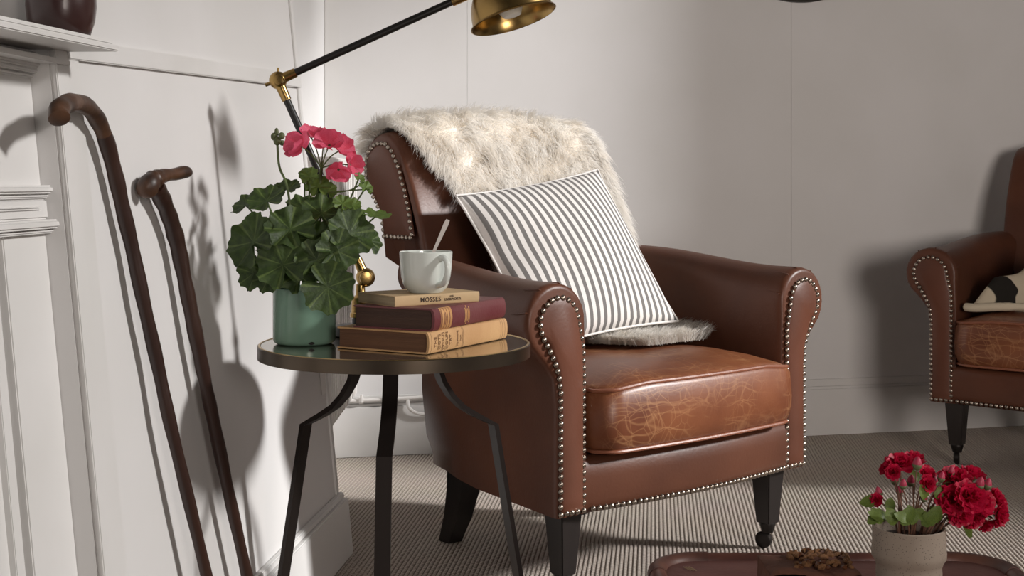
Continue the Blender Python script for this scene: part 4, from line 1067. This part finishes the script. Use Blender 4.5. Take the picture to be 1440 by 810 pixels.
for cx, cy, a0 in ((hx-.082, hy-.082, 0), (-hx+.082, hy-.082, 90)):
    q = [(cx+.0705*math.cos(math.radians(a0+90*t)), cy+.0705*math.sin(math.radians(a0+90*t)), SZ-.011) for t in np.linspace(-.08, 1.08, 12)]
    MB().tube(q, .0138, 12).build('corner_cap', mat('corner_leather', '#4f3028', .5, col2='#6a4538', scale=25), su)
for k in range(3):
    x = sx1-(sx0+sx1)/2-.245-.004*k; MB().tube([(x, .142, SZ-.0055), (x-.016, .120, SZ-.0055)], .0006, 5).build('stitch', M_thread, su)
for k in range(3):
    x = -hx+.030+.004*k; MB().tube([(x+.02, .137, SZ-.0055), (x+.028, .12, SZ-.0055)], .0006, 5).build('stitch', M_thread, su)
for sx in (-.12, .12):
    mb = MB().box((sx-.022, -hy-.004, .13), (sx+.022, -hy+.004, .20)); mb.build('latch', M_brass, su, bevel=.002)
MB().tube(catmull([(-.06, -hy, .12), (-.055, -hy-.03, .118), (0, -hy-.036, .118), (.055, -hy-.03, .118), (.06, -hy, .12)], 5), .007, 8).build('handle', M_caseroll, su)
TOPZ = SZ-.0058

# brownie with nuts
bx0, bx1 = .331, .447; bY = 1.775
br = thing('brownie', 'dark chocolate brownie slab topped with chopped walnuts lying on the suitcase', 'cake', ((bx0+bx1)/2, bY, TOPZ))
mb = MB(); NX, NY = 22, 16; hxx, hyy, hh = (bx1-bx0)/2, .050, .040
def btop(u, v):
    a, b = 2*u-1, 2*v-1
    z = hh+.004*math.sin(7*u)*math.sin(5*v+1)+random.uniform(-.0006, .0006)
    rr = max(abs(a), abs(b)); z -= .004*max(0, rr-.85)/.15
    return (a*hxx*(1-.0), b*hyy, z)
mb.grid(btop, NX, NY)
def bside(u, v):
    t = u*4; i = int(t) % 4; f = t-int(t); c = [(-1, -1), (1, -1), (1, 1), (-1, 1)]
    a, b = c[i], c[(i+1) % 4]; x = a[0]+(b[0]-a[0])*f; y = a[1]+(b[1]-a[1])*f
    k = 1+(.012*math.sin(31*u)+.01*math.sin(77*u+3*v))*math.sin(PI*v)
    return (x*hxx*k, y*hyy*k, (hh-.0035)*v)
mb.grid(bside, 64, 5, cu=True)
mb.build('cake', M_cake, br, smooth=60)
NUT = []
for s in range(4):
    r_ = random.Random(40+s); m_ = MB().sphere((0, 0, 0), 1, 7, 5, (1, .75, .6))
    m_.v = [tuple(Vector(v)*(1+r_.uniform(-.3, .3))) for v in m_.v]; NUT.append(m_.mesh('walnut_piece', M_nut if s < 3 else M_nutdark, smooth=25))
for k in range(46):
    x = random.uniform(-.45, .96)*hxx; y = random.uniform(-.75, .9)*hyy; r = random.uniform(.0035, .0072)
    link('walnut_piece', random.choice(NUT), br, Matrix.Translation((x, y, hh+.001+r*.2)) @ (Matrix.Rotation(random.uniform(0, 6), 4, 'Z') @ Matrix.Rotation(random.uniform(-.6, .6), 4, 'X') @ Matrix.Scale(r, 4)))
for k in range(14):
    x = random.uniform(0.0, 1.0)*hxx; y = hyy*random.uniform(.4, .95); r = random.uniform(.005, .008)
    link('walnut_piece', random.choice(NUT), br, Matrix.Translation((x, y, hh+.003)) @ (Matrix.Rotation(random.uniform(0, 6), 4, 'Z') @ Matrix.Scale(r, 4)))

# ------------------------------------------------------------------ stoneware pot and crimson flowers
VY = 1.72; VC = Vector(((1278-720)/F_PX*VY, VY, TOPZ))
sv = thing('stoneware_pot', 'speckled beige stoneware pot with a throwing ridge standing on the suitcase', 'pot', VC)
pr = [(0, 0), (.036, 0), (.039, .004), (.0405, .03), (.041, .045), (.0405, .052), (.0425, .058), (.0462, .064), (.0466, .070), (.0455, .080), (.0452, .095), (.0455, .1005), (.0440, .102), (.042, .1005), (.0415, .06), (0, .05)]
MB().lathe(pr, 56).build('body', M_stone, sv)
MB().lathe([(0, .088), (.042, .086)], 24).build('soil', M_soil, sv)
FL = thing('crimson_flowers', 'bunch of crimson double flowers and buds growing from the stoneware pot', 'flowers', VC+Vector((0, 0, .09)))
FO = FL.location.copy()
def FP(x, y, dd=0): return P(x, y, VY+dd)-FO
def ruffle(seed, n=9):                             # frilled bloom: rings of notched petals in one mesh
    r_ = random.Random(seed); mb = MB()
    for ring, (cnt, tilt, L) in enumerate(((7, -.15, 1.0), (7, -.55, .92), (6, -.95, .8), (5, -1.3, .62))):
        for k in range(cnt):
            a = 2*PI*k/cnt+ring*.5+r_.uniform(-.15, .15); tl = tilt+r_.uniform(-.12, .12); ph = r_.random()*6; LL = L*r_.uniform(.9, 1.08)
            M_ = Matrix.Rotation(a, 3, 'Z') @ Matrix.Rotation(tl, 3, 'Y')
            def fn(u, v, LL=LL, ph=ph, M_=M_):
                s = 2*v-1; wd = .46*LL*math.sin(PI*min(.5, .08+u*.55))
                return M_ @ Vector((LL*u*(1-.08*abs(math.sin(s*5+ph))*u), s*wd, .16*LL*u*u+.09*LL*math.sin(s*6+ph)*u*u))
            mb.grid(fn, 4, 5)
    return mb.mesh('bloom', M_rose, smooth=180)
BL = [ruffle(s) for s in (1, 2, 3)]
BUDM = MB().lathe([(0, -.9), (.35, -.75), (.62, -.3), (.62, .15), (.4, .7), (.12, 1.0), (0, 1.02)], 9).mesh('flower_bud', M_rosebud, smooth=180)
SEP = MB().lathe([(0, -1.0), (.40, -.82), (.68, -.35), (.66, -.1), (.60, -.12)], 9).mesh('sepal_cup', M_sepal, smooth=180)
def rstem(p, r=.0010, m=M_redstem, q=None):
    base = q or Vector((p.x*.30+random.uniform(-.008, .008), p.y*.3+random.uniform(-.008, .008), -.004))
    mid = base.lerp(p, .55)+Vector((-p.x*.12, 0, .008))
    MB().tube(catmull([base, mid, p], 5), [r*1.3]*4+[r]*7, 6).build('stem', m, FL)
def bloom(x, y, rp, dd, nrm):
    p = FP(x, y, dd); r = rp/F_PX*VY
    b = link('bloom', random.choice(BL), FL, Matrix.Translation(p) @ ((look(nrm) @ Matrix.Rotation(random.uniform(0, 6), 3, 'Z')).to_4x4() @ Matrix.Scale(r, 4)))
    link('sepal_cup', SEP, b, Matrix.Translation((0, 0, .18)) @ Matrix.Scale(.45, 4)); rstem(p-Vector(nrm).normalized()*.003)
for a in [(1266, 655, 22, 0, (-.1, -.5, .9)), (1285, 648, 17, .02, (.1, -.2, 1)), (1250, 660, 14, .0, (-.6, -.4, .7)), (1256, 664, 12, -.02, (-.3, -.9, .3)), (1302, 667, 14, -.01, (.3, -.6, .7)), (1303, 681, 14, -.025, (.2, -.9, .2)),
          (1345, 678, 25, .01, (-.1, -.5, .85)), (1366, 672, 22, .025, (.2, -.1, 1)), (1340, 702, 24, -.02, (-.4, -.9, .1)), (1362, 700, 25, -.03, (.1, -.9, .5)), (1378, 708, 22, -.01, (.4, -.7, .4)), (1350, 722, 19, -.02, (-.1, -.9, -.3)),
          (1368, 727, 18, -.01, (.2, -.7, -.5)), (1399, 703, 18, .01, (.7, -.4, .6)), (1402, 723, 20, .0, (.7, -.7, -.1)), (1233, 704, 11, -.01, (-.5, -.7, .4)), (1325, 700, 13, .0, (-.5, -.6, .4)), (1386, 735, 15, .0, (.4, -.6, -.6))]:
    bloom(*a)
for x, y, rp, t in [(1290, 652, 10, (.1, 0, 1)), (1258, 674, 9, (-.1, -.3, 1)), (1270, 681, 8, (0, -.3, 1)), (1281, 676, 9, (.1, -.3, 1)), (1236, 692, 8, (-.3, 0, 1)), (1324, 671, 8, (.2, 0, 1)), (1314, 676, 8, (0, 0, 1)), (1378, 680, 10, (.2, -.3, 1)), (1389, 681, 9, (.3, 0, 1)), (1338, 663, 8, (0, -.2, 1)), (1387, 695, 9, (.2, -.4, .8)), (1265, 690, 8, (-.1, -.4, 1)), (1300, 700, 7, (.2, -.3, 1))]:
    p = FP(x, y, random.uniform(-.03, .01)); r = rp/F_PX*VY
    b = link('flower_bud', BUDM, FL, Matrix.Translation(p) @ (look(t).to_4x4() @ Matrix.Scale(r, 4))); link('sepal_cup', SEP, b); rstem(p-Vector(t).normalized()*r*.9, .0008)
def rleaf():
    mb = MB()
    def fn(u, v):
        s = 2*v-1; wd = .40*math.sin(PI*min(1, u*.96+.02))**.75*(1-.15*u); 
        return (u, s*wd*(1+.06*math.sin(u*40)), .10*abs(s)*wd*2-.25*u*u+.05*math.sin(6*u))
    return mb.grid(fn, 10, 4).mesh('leaf', M_roseleaf, smooth=180)
RL = rleaf()
def rl(x, y, L, dd, ang, tip=.3):                   # ang: direction in the picture, degrees, counter-clockwise
    p = FP(x, y, dd); a = math.radians(ang); dirv = Vector((math.cos(a), random.uniform(-.5, .2), math.sin(a))).normalized()
    nrm = Vector((random.uniform(-.2, .2), -.75, .65)); R = look((nrm-dirv*nrm.dot(dirv)).normalized(), dirv)
    link('leaf', RL, FL, Matrix.Translation(p) @ (R.to_4x4() @ Matrix.Scale(L/F_PX*VY, 4)))
for a in [(1236, 706, 26, -.01, 175), (1238, 724, 22, -.03, 200), (1246, 730, 26, -.035, 150), (1258, 738, 26, -.04, 110), (1268, 738, 28, -.045, 60), (1284, 738, 26, -.04, 100), (1296, 738, 28, -.035, 45), (1310, 736, 26, -.03, 70), (1322, 732, 22, -.02, 120), (1240, 736, 24, -.03, 120),
          (1300, 702, 22, -.03, 100), (1296, 694, 22, -.02, 40), (1318, 702, 18, -.02, 80), (1330, 728, 26, .0, -10), (1352, 734, 28, .0, -45), (1292, 676, 18, .01, 120), (1325, 694, 20, .0, 60), (1276, 733, 22, -.045, 140), (1304, 728, 24, -.03, 150), (1250, 720, 20, -.01, 80)]:
    rl(*a)
rstem(FP(1395, 728), .0011, M_stem, FP(1335, 712))
